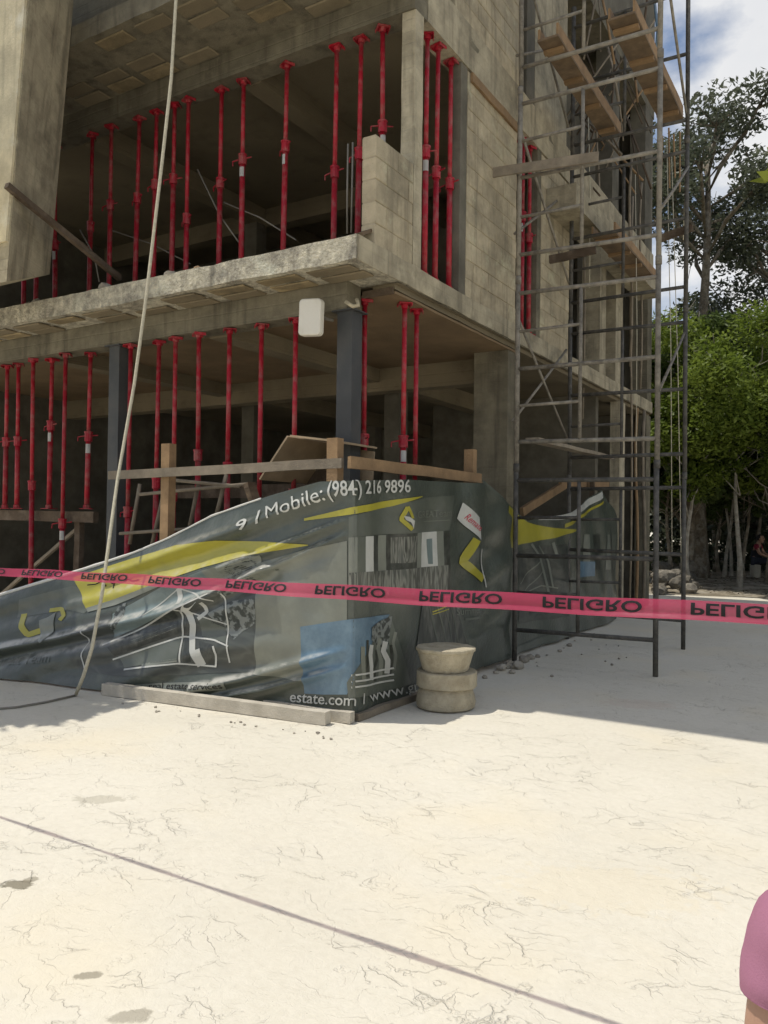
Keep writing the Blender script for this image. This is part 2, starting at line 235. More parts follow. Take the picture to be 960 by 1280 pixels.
# ------------------------------------------------------------------ mesh helpers
class MB:
    def __init__(s): s.v = []; s.f = []; s.smooth = False
    def add(s, vs_, fs):
        o = len(s.v); s.v += [tuple(p) for p in vs_]; s.f += [tuple(i + o for i in f) for f in fs]; return s
    def hexa(s, p):                    # 8 points: bottom ring then top ring, counter-clockwise from above
        return s.add(p, [(3, 2, 1, 0), (4, 5, 6, 7), (0, 1, 5, 4), (1, 2, 6, 5), (2, 3, 7, 6), (3, 0, 4, 7)])
    def box(s, x0, x1, y0, y1, z0, z1):
        return s.hexa([(x0, y0, z0), (x1, y0, z0), (x1, y1, z0), (x0, y1, z0), (x0, y0, z1), (x1, y0, z1), (x1, y1, z1), (x0, y1, z1)])
    def beam(s, p, q, wd, ht, up=(0, 0, 1), n=1, jit=0.0):   # rectangular timber from p to q
        p, q = Vector(p), Vector(q); d = (q - p).normalized(); up = Vector(up)
        if abs(d.dot(up)) > .98: up = Vector((0, 1, 0))
        sd = d.cross(up).normalized(); u2 = sd.cross(d).normalized()
        rings = []
        for i in range(n + 1):
            c = p.lerp(q, i / n); k = []
            off = sd * rnd.uniform(-jit, jit) + u2 * rnd.uniform(-jit, jit)
            for a, b in ((-1, -1), (1, -1), (1, 1), (-1, 1)):
                k.append(c + off + sd * (a * wd / 2 + rnd.uniform(-jit, jit) * .4) + u2 * (b * ht / 2 + rnd.uniform(-jit, jit) * .4))
            rings.append(k)
        vs_ = [v for k in rings for v in k]; fs = [(0, 3, 2, 1), tuple(n * 4 + i for i in (0, 1, 2, 3))]
        for i in range(n):
            for j in range(4): fs.append((i * 4 + j, i * 4 + (j + 1) % 4, i * 4 + 4 + (j + 1) % 4, i * 4 + 4 + j))
        return s.add(vs_, fs)
    def tube(s, pts, r, n=8, cap=True):
        pts = [Vector(p) for p in pts]; rs = r if isinstance(r, (list, tuple)) else [r] * len(pts); vs_ = []; fs = []
        prev = None
        for i, p in enumerate(pts):
            d = (pts[min(i + 1, len(pts) - 1)] - pts[max(i - 1, 0)]).normalized()
            if prev is None: a = d.cross(Vector((0, 0, 1)) if abs(d.z) < .9 else Vector((1, 0, 0))).normalized()
            else: a = (prev - d * prev.dot(d)).normalized()
            prev = a; b = d.cross(a)
            for j in range(n):
                t = 2 * math.pi * j / n; vs_.append(p + (a * math.cos(t) + b * math.sin(t)) * rs[i])
        for i in range(len(pts) - 1):
            for j in range(n): fs.append((i * n + j, i * n + (j + 1) % n, (i + 1) * n + (j + 1) % n, (i + 1) * n + j))
        if cap: fs += [tuple(reversed(range(n))), tuple((len(pts) - 1) * n + j for j in range(n))]
        return s.add(vs_, fs)
    def lathe(s, prof, n=28, wob=0.0):
        vs_ = []; fs = []
        for r, z in prof:
            for j in range(n):
                t = 2 * math.pi * j / n; q = r * (1 + wob * noise.noise((math.cos(t) * 2, math.sin(t) * 2, z * 9)))
                vs_.append((q * math.cos(t), q * math.sin(t), z))
        k = len(prof)
        for i in range(k - 1):
            for j in range(n): fs.append((i * n + j, i * n + (j + 1) % n, (i + 1) * n + (j + 1) % n, (i + 1) * n + j))
        fs += [tuple(reversed(range(n))), tuple((k - 1) * n + j for j in range(n))]
        return s.add(vs_, fs)
    def mesh(s, name, m, smooth=False, bevel=0):
        me = bpy.data.meshes.new(name); me.from_pydata(s.v, [], s.f)
        if bevel:
            bm = bmesh.new(); bm.from_mesh(me); bmesh.ops.bevel(bm, geom=bm.edges[:], offset=bevel, segments=1, affect='EDGES'); bm.to_mesh(me); bm.free()
        me.materials.append(M[m])
        if smooth: me.polygons.foreach_set('use_smooth', [True] * len(me.polygons))
        me.update(); return me
    def build(s, name, m, parent=None, smooth=False, bevel=0):
        return link(name, s.mesh(name, m, smooth, bevel), parent)
def link(name, me, parent=None, loc=None, rot=None):
    o = bpy.data.objects.new(name, me); C.objects.link(o)
    if parent is not None: o.parent = parent
    if loc is not None: o.location = loc
    if rot is not None: o.rotation_euler = rot
    return o
def tag(o, label=None, cat=None, group=None, kind=None):
    for k, v in (('label', label), ('category', cat), ('group', group), ('kind', kind)):
        if v: o[k] = v
    return o
def thing(name, label, cat, loc=(0, 0, 0), rotz=0, group=None):
    return tag(link(name, None, None, loc, (0, 0, rotz)), label, cat, group)
def part(name, m, parent, *boxes, bevel=0):
    b = MB()
    for x in boxes: b.box(*x)
    return b.build(name, m, parent, bevel=bevel)
def rough_box(x0, x1, y0, y1, z0, z1, step=.12, amp=.012, seed=0, fz=1.0, worn=0.0):
    """box with a grid on every face, displaced so edges and faces are uneven"""
    bm = bmesh.new()
    n = [max(1, int(abs(b - a) / step)) for a, b in ((x0, x1), (y0, y1), (z0, z1))]
    def grid(o, u, v, nu, nv):
        vv = [[bm.verts.new(Vector(o) + Vector(u) * i / nu + Vector(v) * j / nv) for j in range(nv + 1)] for i in range(nu + 1)]
        for i in range(nu):
            for j in range(nv): bm.faces.new((vv[i][j], vv[i + 1][j], vv[i + 1][j + 1], vv[i][j + 1]))
    X, Y, Z = (x1 - x0, 0, 0), (0, y1 - y0, 0), (0, 0, z1 - z0)
    grid((x0, y0, z0), Y, X, n[1], n[0]); grid((x0, y0, z1), X, Y, n[0], n[1])
    grid((x0, y0, z0), X, Z, n[0], n[2]); grid((x0, y1, z0), Z, X, n[2], n[0])
    grid((x0, y0, z0), Z, Y, n[2], n[1]); grid((x1, y0, z0), Y, Z, n[1], n[2])
    bmesh.ops.remove_doubles(bm, verts=bm.verts, dist=1e-4)
    for v in bm.verts:
        p = v.co * 3.1 + Vector((seed, seed * 2, 0)); d = noise.noise_vector(p) * amp + noise.noise_vector(p * 4) * amp * .6
        d.z *= fz; v.co += d
    return bm
def from_bm(name, bm, m, parent=None, smooth=False):
    me = bpy.data.meshes.new(name); bm.to_mesh(me); bm.free(); me.materials.append(M[m])
    if smooth: me.polygons.foreach_set('use_smooth', [True] * len(me.polygons))
    return link(name, me, parent)

# ================================================================== SETTING: ground
gb = bmesh.new()
S_ = 260
for x0, x1, y0, y1 in ((-S_, S_, -S_, S_),):
    gb.faces.new([gb.verts.new(p) for p in ((x0, y0, 0), (x1, y0, 0), (x1, y1, 0), (x0, y1, 0))])
tag(from_bm('ground', gb, 'ground'), kind='structure')
# wooded ground beyond the paved yard
fb = bmesh.new(); nx, ny = 90, 60; vv = []
for i in range(nx + 1):
    row = []
    for j in range(ny + 1):
        x = -45 + 110 * i / nx; y = 19.5 + 60 * (j / ny) ** 1.3
        if j == 0: y += .8 * noise.noise((x * .6, 3, 0)) + .3 * noise.noise((x * 2.5, 7, 0))
        edge = min(1, (y - 19.5) / 4)
        row.append(fb.verts.new((x, y, .006 + edge * (.12 + .16 * noise.noise((x * .5, y * .5, 1)) + .07 * noise.noise((x * 2, y * 2, 5))) * (1 if j else 0))))
    vv.append(row)
for i in range(nx):
    for j in range(ny): fb.faces.new((vv[i][j], vv[i + 1][j], vv[i + 1][j + 1], vv[i][j + 1]))
tag(from_bm('forest_ground', fb, 'soil', smooth=True), kind='structure')
# ================================================================== BUILDING
XS, YS, XL = -3.8, 5.72, -13.0
YB = 16.6
Z1, Z1t, Z2, Z2t, Z3, Z3t = 3.87, 4.08, 6.87, 7.08, 9.85, 10.08
bld = thing('unfinished_building', 'unfinished grey concrete building with open floors behind the torn banner', 'building')
s1 = from_bm('floor_slab', rough_box(XL, XS, YS, YB, Z1, Z1t, .11, .011, 1), 'conc_rough', bld); s1['label'] = 'rough first floor slab edge above the steel columns'
s2 = from_bm('floor_slab', rough_box(XL, XS, YS, YB, Z2, Z2t, .14, .009, 5), 'conc', bld)
s3 = from_bm('roof_slab', rough_box(XL, XS, 4.78, YB, Z3, Z3t, .3, .008, 9), 'conc', bld)  # unseen front overhang, shaped to cast the shadow edge across the yard
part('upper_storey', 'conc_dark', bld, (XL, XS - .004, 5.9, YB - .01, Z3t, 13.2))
part('roof_slab', 'conc', bld, (XL, XS + .15, 5.6, YB + .1, 13.2, 13.42))
# smooth fascia along the side of the slabs
from_bm('fascia', rough_box(XS, XS + .012, YS + .02, YB, Z1 - .004, Z1t + .004, .12, .006, 3), 'conc_light', s1)
# front beams under the slabs
from_bm('front_beam', rough_box(XL, -4.22, 6.2, 6.45, 3.60, Z1 + .01, .15, .006, 11), 'conc', bld)
from_bm('front_beam', rough_box(XL, XS, 6.7, 6.95, 6.60, Z2 + .01, .15, .006, 12), 'conc', bld)
from_bm('side_beam', rough_box(XS - .22, XS + .006, 6.96, YB, 6.60, Z2t + .002, .15, .006, 13), 'conc_light', bld)
from_bm('side_beam', rough_box(XS - .30, XS - .05, 6.47, YB, 3.805, Z1 + .01, .15, .006, 14), 'soffit', bld)
for k, (x, sc) in enumerate(((-6.2, 1), (-9.0, 1))):
    from_bm('cross_beam', rough_box(x, x + .25, 6.46, YB, 3.58, Z1 + .01, .3, .006, 20 + k), 'soffit', bld)
    from_bm('cross_beam', rough_box(x, x + .25, 6.96, YB, 6.58, Z2 + .01, .3, .006, 24 + k), 'soffit', bld)
from_bm('cross_beam', rough_box(XL, XS - .3, 10.4, 10.65, 6.55, Z2 + .01, .3, .006, 27), 'soffit', bld)
from_bm('cross_beam', rough_box(XL, XS - .3, 9.6, 9.85, 3.45, Z1 + .01, .3, .006, 28), 'soffit', bld)
fw = from_bm('formwork_ceiling', rough_box(XL + .2, XS - .05, 6.47, 9.58, 3.765, 3.79, .2, .005, 29), 'formply', bld)
part('edge_board', 'wood_dark', fw, (-4.2, XS - .06, 6.44, 6.464, 3.755, 3.82))
# soffit sheets and the filler blocks cast into them
part('soffit', 'soffit', s1, (XL, XS - .004, 6.46, YB, Z1 - .016, Z1 - .013))
part('soffit', 'soffit', s2, (XL, XS - .25, 6.96, YB, Z2 - .016, Z2 - .013))
def fillers(slab, z, y0, y1, ny_, w, seed, skip):
    r = random.Random(seed); mesh_cache = []
    d = (y1 - y0) / ny_
    for q in range(5):
        b = MB(); a = w / 2 - .012 - r.uniform(0, .02); c = d / 2 - .01 - r.uniform(0, .012); t = .002 + .006 * r.random()
        b.hexa([(-a + .012, -c + .012, -t), (a - .012, -c + .012, -t), (a - .012, c - .012, -t), (-a + .012, c - .012, -t), (-a, -c, .01), (a, -c, .01), (a, c, .01), (-a, c, .01)])
        mesh_cache.append(b.mesh('ceiling_block', r.choice(['bov', 'soffit', 'soffit']), bevel=.004))
    x = XS - .35
    while x > -11.5:
        for j in range(ny_):
            if r.random() < skip: continue
            o = link('ceiling_block', r.choice(mesh_cache), slab, (x + r.uniform(-.02, .02), y0 + d * (j + .5) + r.uniform(-.006, .006), z - .004), (r.uniform(-.004, .004), r.uniform(-.004, .004), r.uniform(-.015, .015)))
        x -= w + .10
fillers(s1, Z1 - .012, YS + .06, 6.19, 2, .52, 3, .12)
fillers(s2, Z2 - .010, YS + .07, 6.69, 4, .50, 4, .35)
# steel columns of the ground floor
def steel_col(x, y, name='steel_column', ht=3.6):
    b = MB(); a = .085
    b.box(x - a, x + a, y - a, y - a + .012, 0, ht); b.box(x - a, x + a, y + a - .012, y + a, 0, ht); b.box(x - a, x - a + .01, y - a + .012, y + a - .012, 0, ht); b.box(x + a - .01, x + a, y - a + .012, y + a - .012, 0, ht)
    b.box(x - a - .04, x + a + .04, y - a - .04, y + a + .04, ht - .014, ht - .001)
    return b.build(name, 'steel_col', bld)
pc = at(428, 480, y=6.2); sc1 = steel_col(pc.x, 6.31); pc2 = at(140, 480, y=6.2); steel_col(pc2.x, 6.31); steel_col(-10.9, 6.31)
# concrete columns of the first floor
from_bm('column', rough_box(XS - .155, XS - .004, 6.72, 6.88, Z1t - .01, 6.61, .15, .004, 30), 'conc_light', bld)
for y in (10.2, 14.0):
    for x in (-6.1, -8.9): part('column', 'conc_dark', bld, (x - .13, x + .13, y, y + .25, 0, Z1), (x - .13, x + .13, y, y + .25, Z1t - .01, Z2))
# block walls ------------------------------------------------------
BLK = []
for q in range(4):
    b = MB(); b.box(-.195, .195, -.075, .075, 0, .192); BLK.append(b.mesh('block', 'block', bevel=.006))
HALF = []
for q in range(2):
    b = MB(); b.box(-.095, .095, -.075, .075, 0, .192); HALF.append(b.mesh('block', 'block', bevel=.006))
def block_wall(name, y0, y1, z0, z1, x=XS, top=None, label=None):
    """wall in the side plane; each block a piece, mortar core recessed"""
    r = random.Random(int(y0 * 100 + z0))
    core = part(name, 'mortar', bld, (x - .138, x - .009, y0 + .006, y1 - .006, z0, z1 - .004 if top is None else z0 + .19 * 1))
    if label: core['label'] = label
    nrow = int(round((z1 - z0) / .2)); hgt = (z1 - z0) / nrow
    for i in range(nrow):
        yl = y0
        first = True
        ymax = y1 if top is None else min(y1, top(z0 + i * hgt))
        while yl < ymax - .05:
            ln = .4 if not (first and i % 2) else .2
            first = False
            ln = min(ln, ymax - yl)
            if ln > .3: me, base = r.choice(BLK), .39
            else: me, base = r.choice(HALF), .19
            o = link('block', me, core, (x - .075 + r.uniform(-.003, .003), yl + ln / 2, z0 + i * hgt + .002), (0, 0, math.pi / 2 + r.uniform(-.006, .006)))
            o.scale = ((ln - .009) / base, 1, (hgt - .008) / .192)
            yl += ln
    return core
stub = block_wall('parapet_stub', 6.02, 6.71, Z1t, Z1t + 1.0, label='stub of bare block wall at the slab corner')
block_wall('block_wall', 7.9, 9.34, Z1t, 6.58)
part('door_jamb', 'conc_dark', bld, (XS - .15, XS - .01, 7.74, 7.897, Z1t, 6.598))
block_wall('block_wall', 10.2, 11.38, Z1t, 6.58)
part('jamb', 'conc', bld, (XS - .15, XS - .006, 10.06, 10.197, Z1t, 6.598))
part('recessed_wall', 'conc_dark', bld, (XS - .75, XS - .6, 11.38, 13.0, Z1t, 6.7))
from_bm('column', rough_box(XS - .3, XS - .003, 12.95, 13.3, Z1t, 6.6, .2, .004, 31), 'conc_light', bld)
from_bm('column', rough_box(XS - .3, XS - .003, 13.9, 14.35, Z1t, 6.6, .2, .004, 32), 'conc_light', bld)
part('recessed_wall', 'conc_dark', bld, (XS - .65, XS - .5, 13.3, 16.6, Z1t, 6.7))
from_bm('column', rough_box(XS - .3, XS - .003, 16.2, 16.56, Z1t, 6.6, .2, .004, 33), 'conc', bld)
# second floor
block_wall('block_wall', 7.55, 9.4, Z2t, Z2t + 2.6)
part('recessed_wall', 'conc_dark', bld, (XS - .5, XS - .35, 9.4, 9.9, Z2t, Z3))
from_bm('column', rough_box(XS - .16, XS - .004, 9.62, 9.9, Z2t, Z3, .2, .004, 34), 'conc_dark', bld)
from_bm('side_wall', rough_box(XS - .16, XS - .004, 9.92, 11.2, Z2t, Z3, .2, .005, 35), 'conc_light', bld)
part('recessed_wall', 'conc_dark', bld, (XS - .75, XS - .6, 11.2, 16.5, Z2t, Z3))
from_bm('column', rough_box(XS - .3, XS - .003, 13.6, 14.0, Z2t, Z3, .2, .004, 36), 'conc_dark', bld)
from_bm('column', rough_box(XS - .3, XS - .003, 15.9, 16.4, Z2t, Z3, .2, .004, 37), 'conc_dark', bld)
# projecting concrete sill / canopy on the side with timber formwork below
sill = from_bm('window_ledge', rough_box(XS, XS + .42, 10.38, 12.15, 5.87, 6.17, .12, .006, 41), 'conc_light', bld)
from_bm('window_ledge', rough_box(XS, XS + .42, 12.95, 15.4, 5.87, 6.17, .12, .006, 42), 'conc_light', bld)
# ground floor side
from_bm('pier', rough_box(-4.32, -3.86, 9.25, 9.57, 0, 3.764, .2, .005, 43), 'conc', bld)
from_bm('column', rough_box(XS - .18, XS - .01, 14.25, 14.6, 0, 3.8, .2, .005, 44), 'conc_light', bld)
from_bm('column', rough_box(XS - .22, XS - .01, 16.2, 16.55, 0, 3.8, .2, .005, 45), 'conc', bld)
part('inner_wall', 'conc_dark', bld, (-7.2, XS - .25, 13.6, 13.75, 0, Z1 - .02))
part('back_wall', 'conc_dark', bld, (XL, XS - .2, YB - .2, YB - .02, 0, Z1 - .02), (XL, XS - .6, 12.0, 12.2, Z1t, Z2 - .02), (XL, XS - .76, 11.6, 11.8, Z2t, Z3), (XL, XS - .02, YB - .2, YB - .02, Z1t, Z2 - .02), (XL, XS - .02, YB - .2, YB - .02, Z2t, Z3))
part('end_wall', 'conc_dark', bld, (XL + .02, XL + .2, 6.5, YB - .2, 0, Z1 - .02), (XL + .02, XL + .2, 6.98, 13.2, Z1t, Z2 - .02), (XL + .02, XL + .2, 6.0, 13.2, Z2t, Z3))
part('parapet', 'conc', bld, (XL + .2, XS - .2, 6.2, 6.35, Z2t, Z2t + 1.1))
part('front_wall', 'conc_dark', bld, (XL + .2, XS - .2, 8.2, 8.35, Z2t, Z3))
# slanting concrete fin at the left of the upper floor
Fb = [at(62, 343, y=YS - .02), at(8, 352, y=YS - .82), at(92, 0, y=YS - .02), at(36, 0, y=YS - .52)]
nrm_ = (Fb[1] - Fb[0]).cross(Fb[2] - Fb[0]); r_ft = AX @ np.array([(36 - 480) / FPX, (0 - 640) / FPX, 1.0]); r_ft = Vector(r_ft); eye = Vector((0, 0, CAMH))
Fb[3] = eye + r_ft * ((Fb[0] - eye).dot(nrm_) / r_ft.dot(nrm_))
tl, tr_ = Fb[3] + (Fb[3] - Fb[1]) * .12, Fb[2] + (Fb[2] - Fb[0]) * .12
fb_ = MB(); wl = Vector((-2.6, 0, 0))
bl = Vector((Fb[1].x, Fb[1].y, Fb[1].z)); br = Vector((Fb[0].x, Fb[0].y, Fb[0].z))
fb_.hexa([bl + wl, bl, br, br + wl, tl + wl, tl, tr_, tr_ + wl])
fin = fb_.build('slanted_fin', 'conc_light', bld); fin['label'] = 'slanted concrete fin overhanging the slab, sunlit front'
pb = MB(); e = Vector((0, -.03, 0)); k0 = bl.lerp(tl, .13); pb.hexa([k0 + wl + e, k0 + e + Vector((-.02, 0, 0)), k0 + Vector((-.02, -.002, 0)), k0 + wl + Vector((0, -.002, 0)), tl + wl + e, tl + e + Vector((-.02, 0, 0)), tl + Vector((-.02, -.002, 0)), tl + wl + Vector((0, -.002, 0))])
pb.build('sunlit_coat', 'render', fin)

# ================================================================== SHORING PROPS
def prop_meshes(h, frac, key):
    """meshes of one telescopic steel prop of height h"""
    o = MB().tube([(0, 0, .008), (0, 0, h * frac)], .031, 10).mesh('outer_tube', 'red', True)
    i = MB().tube([(0, 0, h * frac - .02), (0, 0, h - .008)], .0245, 10).mesh('inner_tube', 'red', True)
    c = MB(); zc = h * frac
    c.tube([(0, 0, zc - .07), (0, 0, zc + .03)], .046, 10); c.tube([(0, 0, zc + .03), (0, 0, zc + .05)], .052, 10)
    c.tube([(-.03, 0, zc + .0), (-.12, 0, zc - .02), (-.12, 0, zc - .07)], .008, 5); c.tube([(.03, 0, zc), (.11, 0, zc + .01)], .008, 5)
    b = MB().box(-.07, .07, -.07, .07, 0, .009); b.tube([(0, 0, .009), (0, 0, .05)], .042, 8)
    t = MB().box(-.065, .065, -.06, .06, h - .008, h); t.box(-.065, -.058, -.06, .06, h - .03, h - .008); t.box(.058, .065, -.06, .06, h - .03, h - .008); t.tube([(0, 0, h - .05), (0, 0, h - .008)], .034, 8)
    s = MB(); n = 7; za, zb_ = zc - .21, zc - .10
    vs_ = [(.0322 * math.cos(a), .0322 * math.sin(a), z) for z in (za, zb_) for a in [math.radians(-150 + 120 * k / n) for k in range(n + 1)]]
    s.add(vs_, [(k, k + 1, n + 2 + k, n + 1 + k) for k in range(n)])
    return [('outer_tube', o), ('inner_tube', i), ('collar', c.mesh('collar', 'red')), ('base_plate', b.mesh('base_plate', 'red')), ('head_plate', t.mesh('head_plate', 'red')), ('sticker', s.mesh('sticker', 'sticker'))]
PC = {}
def prop(x, y, z0, z1, label, group, tilt=.008):
    h = round(z1 - z0, 2); fr = rnd.choice([.52, .56, .60, .47, .64, .43])
    if (h, fr) not in PC: PC[(h, fr)] = prop_meshes(h, fr, 0)
    r = thing('shoring_prop', label, 'shoring prop', (x, y, z0), rnd.uniform(-.6, .9), group)
    r.rotation_euler.x = rnd.uniform(-tilt, tilt); r.rotation_euler.y = rnd.uniform(-tilt, tilt)
    for n_, me in PC[(h, fr)]:
        if n_ == 'sticker' and rnd.random() < .5: continue
        link(n_, me, r)
LU = 'red steel shoring prop in the upper floor row under the front beam'
for px, py in ((482, 25), (450, 38), (420, 55), (357, 73), (305, 95), (277, 103), (236, 113), (218, 125), (195, 130), (172, 138), (140, 150), (115, 158), (73, 175), (48, 190), (33, 200)):
    p = at(px, py, y=6.82); prop(p.x, 6.82, Z1t + .012, 6.594, LU, 'upper floor front props', .012)
for y in (7.13, 7.36, 7.68): prop(XS - .1, y, Z1t + .012, 6.594, 'red steel shoring prop in the trio beside the corner column', 'props beside the corner column')
for y in (9.72, 9.98): prop(XS - .08, y, Z1t + .012, 6.594, 'red steel shoring prop in the narrow side opening behind the scaffold', 'props in the side opening')
LL = 'red steel shoring prop on the ground floor under the front beam'
for px in (10, 25, 45, 65, 82, 112, 163, 197, 220, 252, 287, 327, 370):
    yp = 6.36 if px in (10, 25, 65, 112) else 6.26
    p = at(px, 430, y=yp); prop(p.x, yp, 1.71 if yp > 6.3 else 0, 3.592, LL if yp < 6.3 else 'short red prop standing on the dark rail at the ground floor', 'ground floor front props' if yp < 6.3 else 'short props on the rail', .012)
p = at(459, 385, y=6.55); prop(p.x, 6.55, .0, 3.758, 'red steel shoring prop just right of the dark steel column', 'props near the steel column')
for px in (507, 522):
    p = at(px, 373, x=XS - .14); prop(XS - .14, p.y, .0, 3.758, 'red steel shoring prop of the close pair under the slab corner', 'pair under the slab corner')

# ================================================================== SCAFFOLD TOWER
sca = thing('scaffold_tower', 'tall rusty tubular scaffold tower standing beside the building side', 'scaffold', (0, 0, 0))
FR = [((-3.52, 8.72), (-1.95, 8.77)), ((-3.62, 10.92), (-2.08, 10.92))]
FZ = [(.38, 1.24, 2.10), (2.54, 3.40, 4.27), (4.72, 5.62, 6.50), (6.93, 7.80, 8.62)]
BASE = [0, 2.30, 4.48, 6.70, 8.9]
for fi, (a, b) in enumerate(FR):
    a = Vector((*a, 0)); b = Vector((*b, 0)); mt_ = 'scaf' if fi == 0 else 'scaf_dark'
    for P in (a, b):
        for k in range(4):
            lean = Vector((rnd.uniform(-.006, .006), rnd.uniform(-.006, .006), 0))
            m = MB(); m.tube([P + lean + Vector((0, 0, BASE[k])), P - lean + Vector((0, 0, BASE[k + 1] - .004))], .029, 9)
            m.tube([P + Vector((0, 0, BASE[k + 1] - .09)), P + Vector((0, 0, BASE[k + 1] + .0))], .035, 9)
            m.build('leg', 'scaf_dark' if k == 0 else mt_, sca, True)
    lad = a.lerp(b, .47)
    for k in range(4):
        for z in FZ[k]:
            j = rnd.uniform(-.012, .012)
            MB().tube([a + Vector((0, 0, z + j)), b + Vector((0, 0, z - j))], .0245, 8).build('rung', 'scaf_dark' if k == 0 else mt_, sca, True)
        MB().tube([lad + Vector((0, 0, FZ[k][0])), lad + Vector((0, 0, FZ[k][2]))], .022, 8).build('ladder_upright', mt_ if k else 'scaf_dark', sca, True)
        for q in range(2):
            z = (FZ[k][q] + FZ[k][q + 1]) / 2
            MB().tube([a + Vector((0, 0, z)), lad + Vector((0, 0, z + .01))], .019, 7).build('ladder_rung', mt_ if k else 'scaf_dark', sca, True)
def brace(p, q, parent=sca): MB().tube([p, (Vector(p) + Vector(q)) / 2 + Vector((0, 0, -.01)), q], .017, 7).build('cross_brace', 'scaf', parent, True)
for z0, z1 in ((2.8, 4.06), (5.0, 6.3), (7.1, 8.4)):
    brace((-3.55, 8.74, z1), (-3.65, 10.92, z0)); brace((-3.58, 8.74, z0), (-3.68, 10.92, z1))
brace((-1.95, 8.79, 3.01), (-2.09, 10.92, 4.13)); brace((-1.97, 8.79, 8.1), (-2.09, 10.92, 7.0)); brace((-1.93, 8.79, 5.0), (-2.06, 10.92, 6.3))
# planks and timbers on the scaffold
def tray(name, label, x0, x1, y0, y1, z, ht=.14, m='wood_orange', cat='plank', group=None):
    t = thing(name, label, cat, ((x0 + x1) / 2, y0, z), 0, group); w_ = (x1 - x0) / 2; ln = y1 - y0
    MB().beam((0, 0, 0), (0, ln, 0), x1 - x0, .025, n=8, jit=.003).build('board', m, t)
    MB().beam((w_ - .014, .01, ht / 2 + .014), (w_ - .014, ln - .02, ht / 2 + .014), .026, ht, n=8, jit=.003).build('side_board', 'wood', t)
    MB().beam((-w_ + .014, .02, ht / 2 + .014), (-w_ + .014, ln - .01, ht / 2 + .014), .026, ht * .9, n=8, jit=.003).build('side_board', 'wood', t)
    for k in range(4):
        y = ln * (.08 + .27 * k); MB().beam((-w_ + .01, y, -.035), (w_ - .01, y + .01, -.035), .07, .04).build('batten', 'wood', t)
    return t
tray('scaffold_plank', 'brown plank tray high on the scaffold beside the building wall', -3.33, -3.08, 8.74, 11.45, 7.19)
tray('scaffold_plank', 'brown plank tray high on the outer side of the scaffold against the sky', -2.52, -2.22, 8.76, 11.4, 7.19)
tray('formwork_tray', 'pale orange formwork box under the projecting concrete ledge', -3.36, -3.02, 10.98, 13.4, 5.64, .12, 'wood_orange', 'formwork')
def timber(name, label, p, q, wd, ht, m='wood_grey', cat='timber', group=None, n=6, jit=.004, up=(0, 0, 1)):
    o = MB().beam(p, q, wd, ht, up, n=n, jit=jit).build(name, m); return tag(o, label, cat, group)
timber('board', 'weathered board lying across the scaffold at mid height', (-3.95, 8.60, 5.72), (-2.56, 8.60, 5.62), .03, .11, 'wood_grey', 'board')
timber('board', 'pale plank resting low inside the scaffold above the banner', (-3.36, 8.8, 2.58), (-3.42, 12.2, 2.63), .16, .045, 'wood_grey', 'board')
timber('board', 'brown board tied under a rung beside the formwork box', at(687, 325, y=8.9), at(745, 312, y=8.9), .04, .09, 'wood_dark', 'board')
timber('board', 'dark board crossing the back of the scaffold against the trees', at(820, 300, y=11.0), at(866, 284, y=11.0), .04, .1, 'wood_dark', 'board')
# second bay of light poles, ropes and sticks behind the scaffold
for i, (px, y0, z0, z1, r, m) in enumerate(((789, 14.7, 0, 7.6, .02, 'wood_grey'), (797, 15.2, 0, 3.8, .03, 'wood'), (806, 15.6, 0, 3.8, .035, 'wood_grey'), (800, 14.9, 4.1, 7.9, .02, 'wood_grey'), (787, 13.2, 4.2, 7.6, .022, 'wood_grey'), (728, 12.6, 3.3, 8.4, .016, 'wood_grey'), (745, 13.0, 6.2, 8.6, .018, 'wood_grey'))):
    p = at(px, 500, y=y0); q = 10
    tag(MB().tube([(p.x + .03 * math.sin(k), y0 + .02 * math.cos(k * 2), z0 + (z1 - z0) * k / 6) for k in range(7)], r, 7).build('timber_pole', m, None, True), 'thin upright timber pole against the building side behind the scaffold', 'pole', 'poles behind the scaffold')
for i in range(34):                                       # the tangle of sticks between the two high planks
    px = rnd.uniform(722, 815); py = rnd.uniform(20, 215); y0 = rnd.uniform(11.6, 14.2)
    a = at(px, py, y=y0); ang = rnd.uniform(-.9, .9); ln = rnd.uniform(.7, 1.7)
    d = Vector((math.sin(ang) * .8, rnd.uniform(-.3, .3), abs(math.cos(ang)))) * ln * .5
    tag(MB().tube([a - d, a + Vector((rnd.uniform(-.03, .03), 0, 0)), a + d], rnd.uniform(.010, .02), 6).build('stick', rnd.choice(['wood_grey', 'wood_dark', 'wood']), None, True), 'thin crooked stick in the tangle between the two high scaffold planks', 'stick', 'sticks tangled high on the scaffold')
clut = MB()
for px, py0, py1, y0 in ((828, 170, 220, 12.2), (836, 160, 235, 12.6), (842, 168, 222, 12.2), (850, 165, 240, 12.5)):
    a = at(px, py0, y=y0); b = at(px + rnd.uniform(-2, 2), py1, y=y0); clut.tube([a, b], .014, 6)
for k, (px, y0, pyb, z1, bx) in enumerate(((834, 12.0, 690, 7.2, 6), (840, 12.4, 735, 7.2, 12), (795, 12.2, 600, 6.9, 0), (735, 11.6, 360, 7.9, 2), (857, 11.3, 300, 7.4, -3))):
    a = at(px, 120, y=y0); a.z = z1; b = at(px + bx, pyb, y=y0)
    tag(MB().tube([a, a.lerp(b, .5) + Vector((.02, 0, 0)), b], .006, 6).build('hanging_cord', 'rope', None, True), 'thin pale cord hanging from the scaffold top', 'cord', 'cords hanging from the scaffold')
tag(clut.build('broken_formwork', 'wood', None), 'splintered yellow boards hanging below the outer high plank', 'formwork')
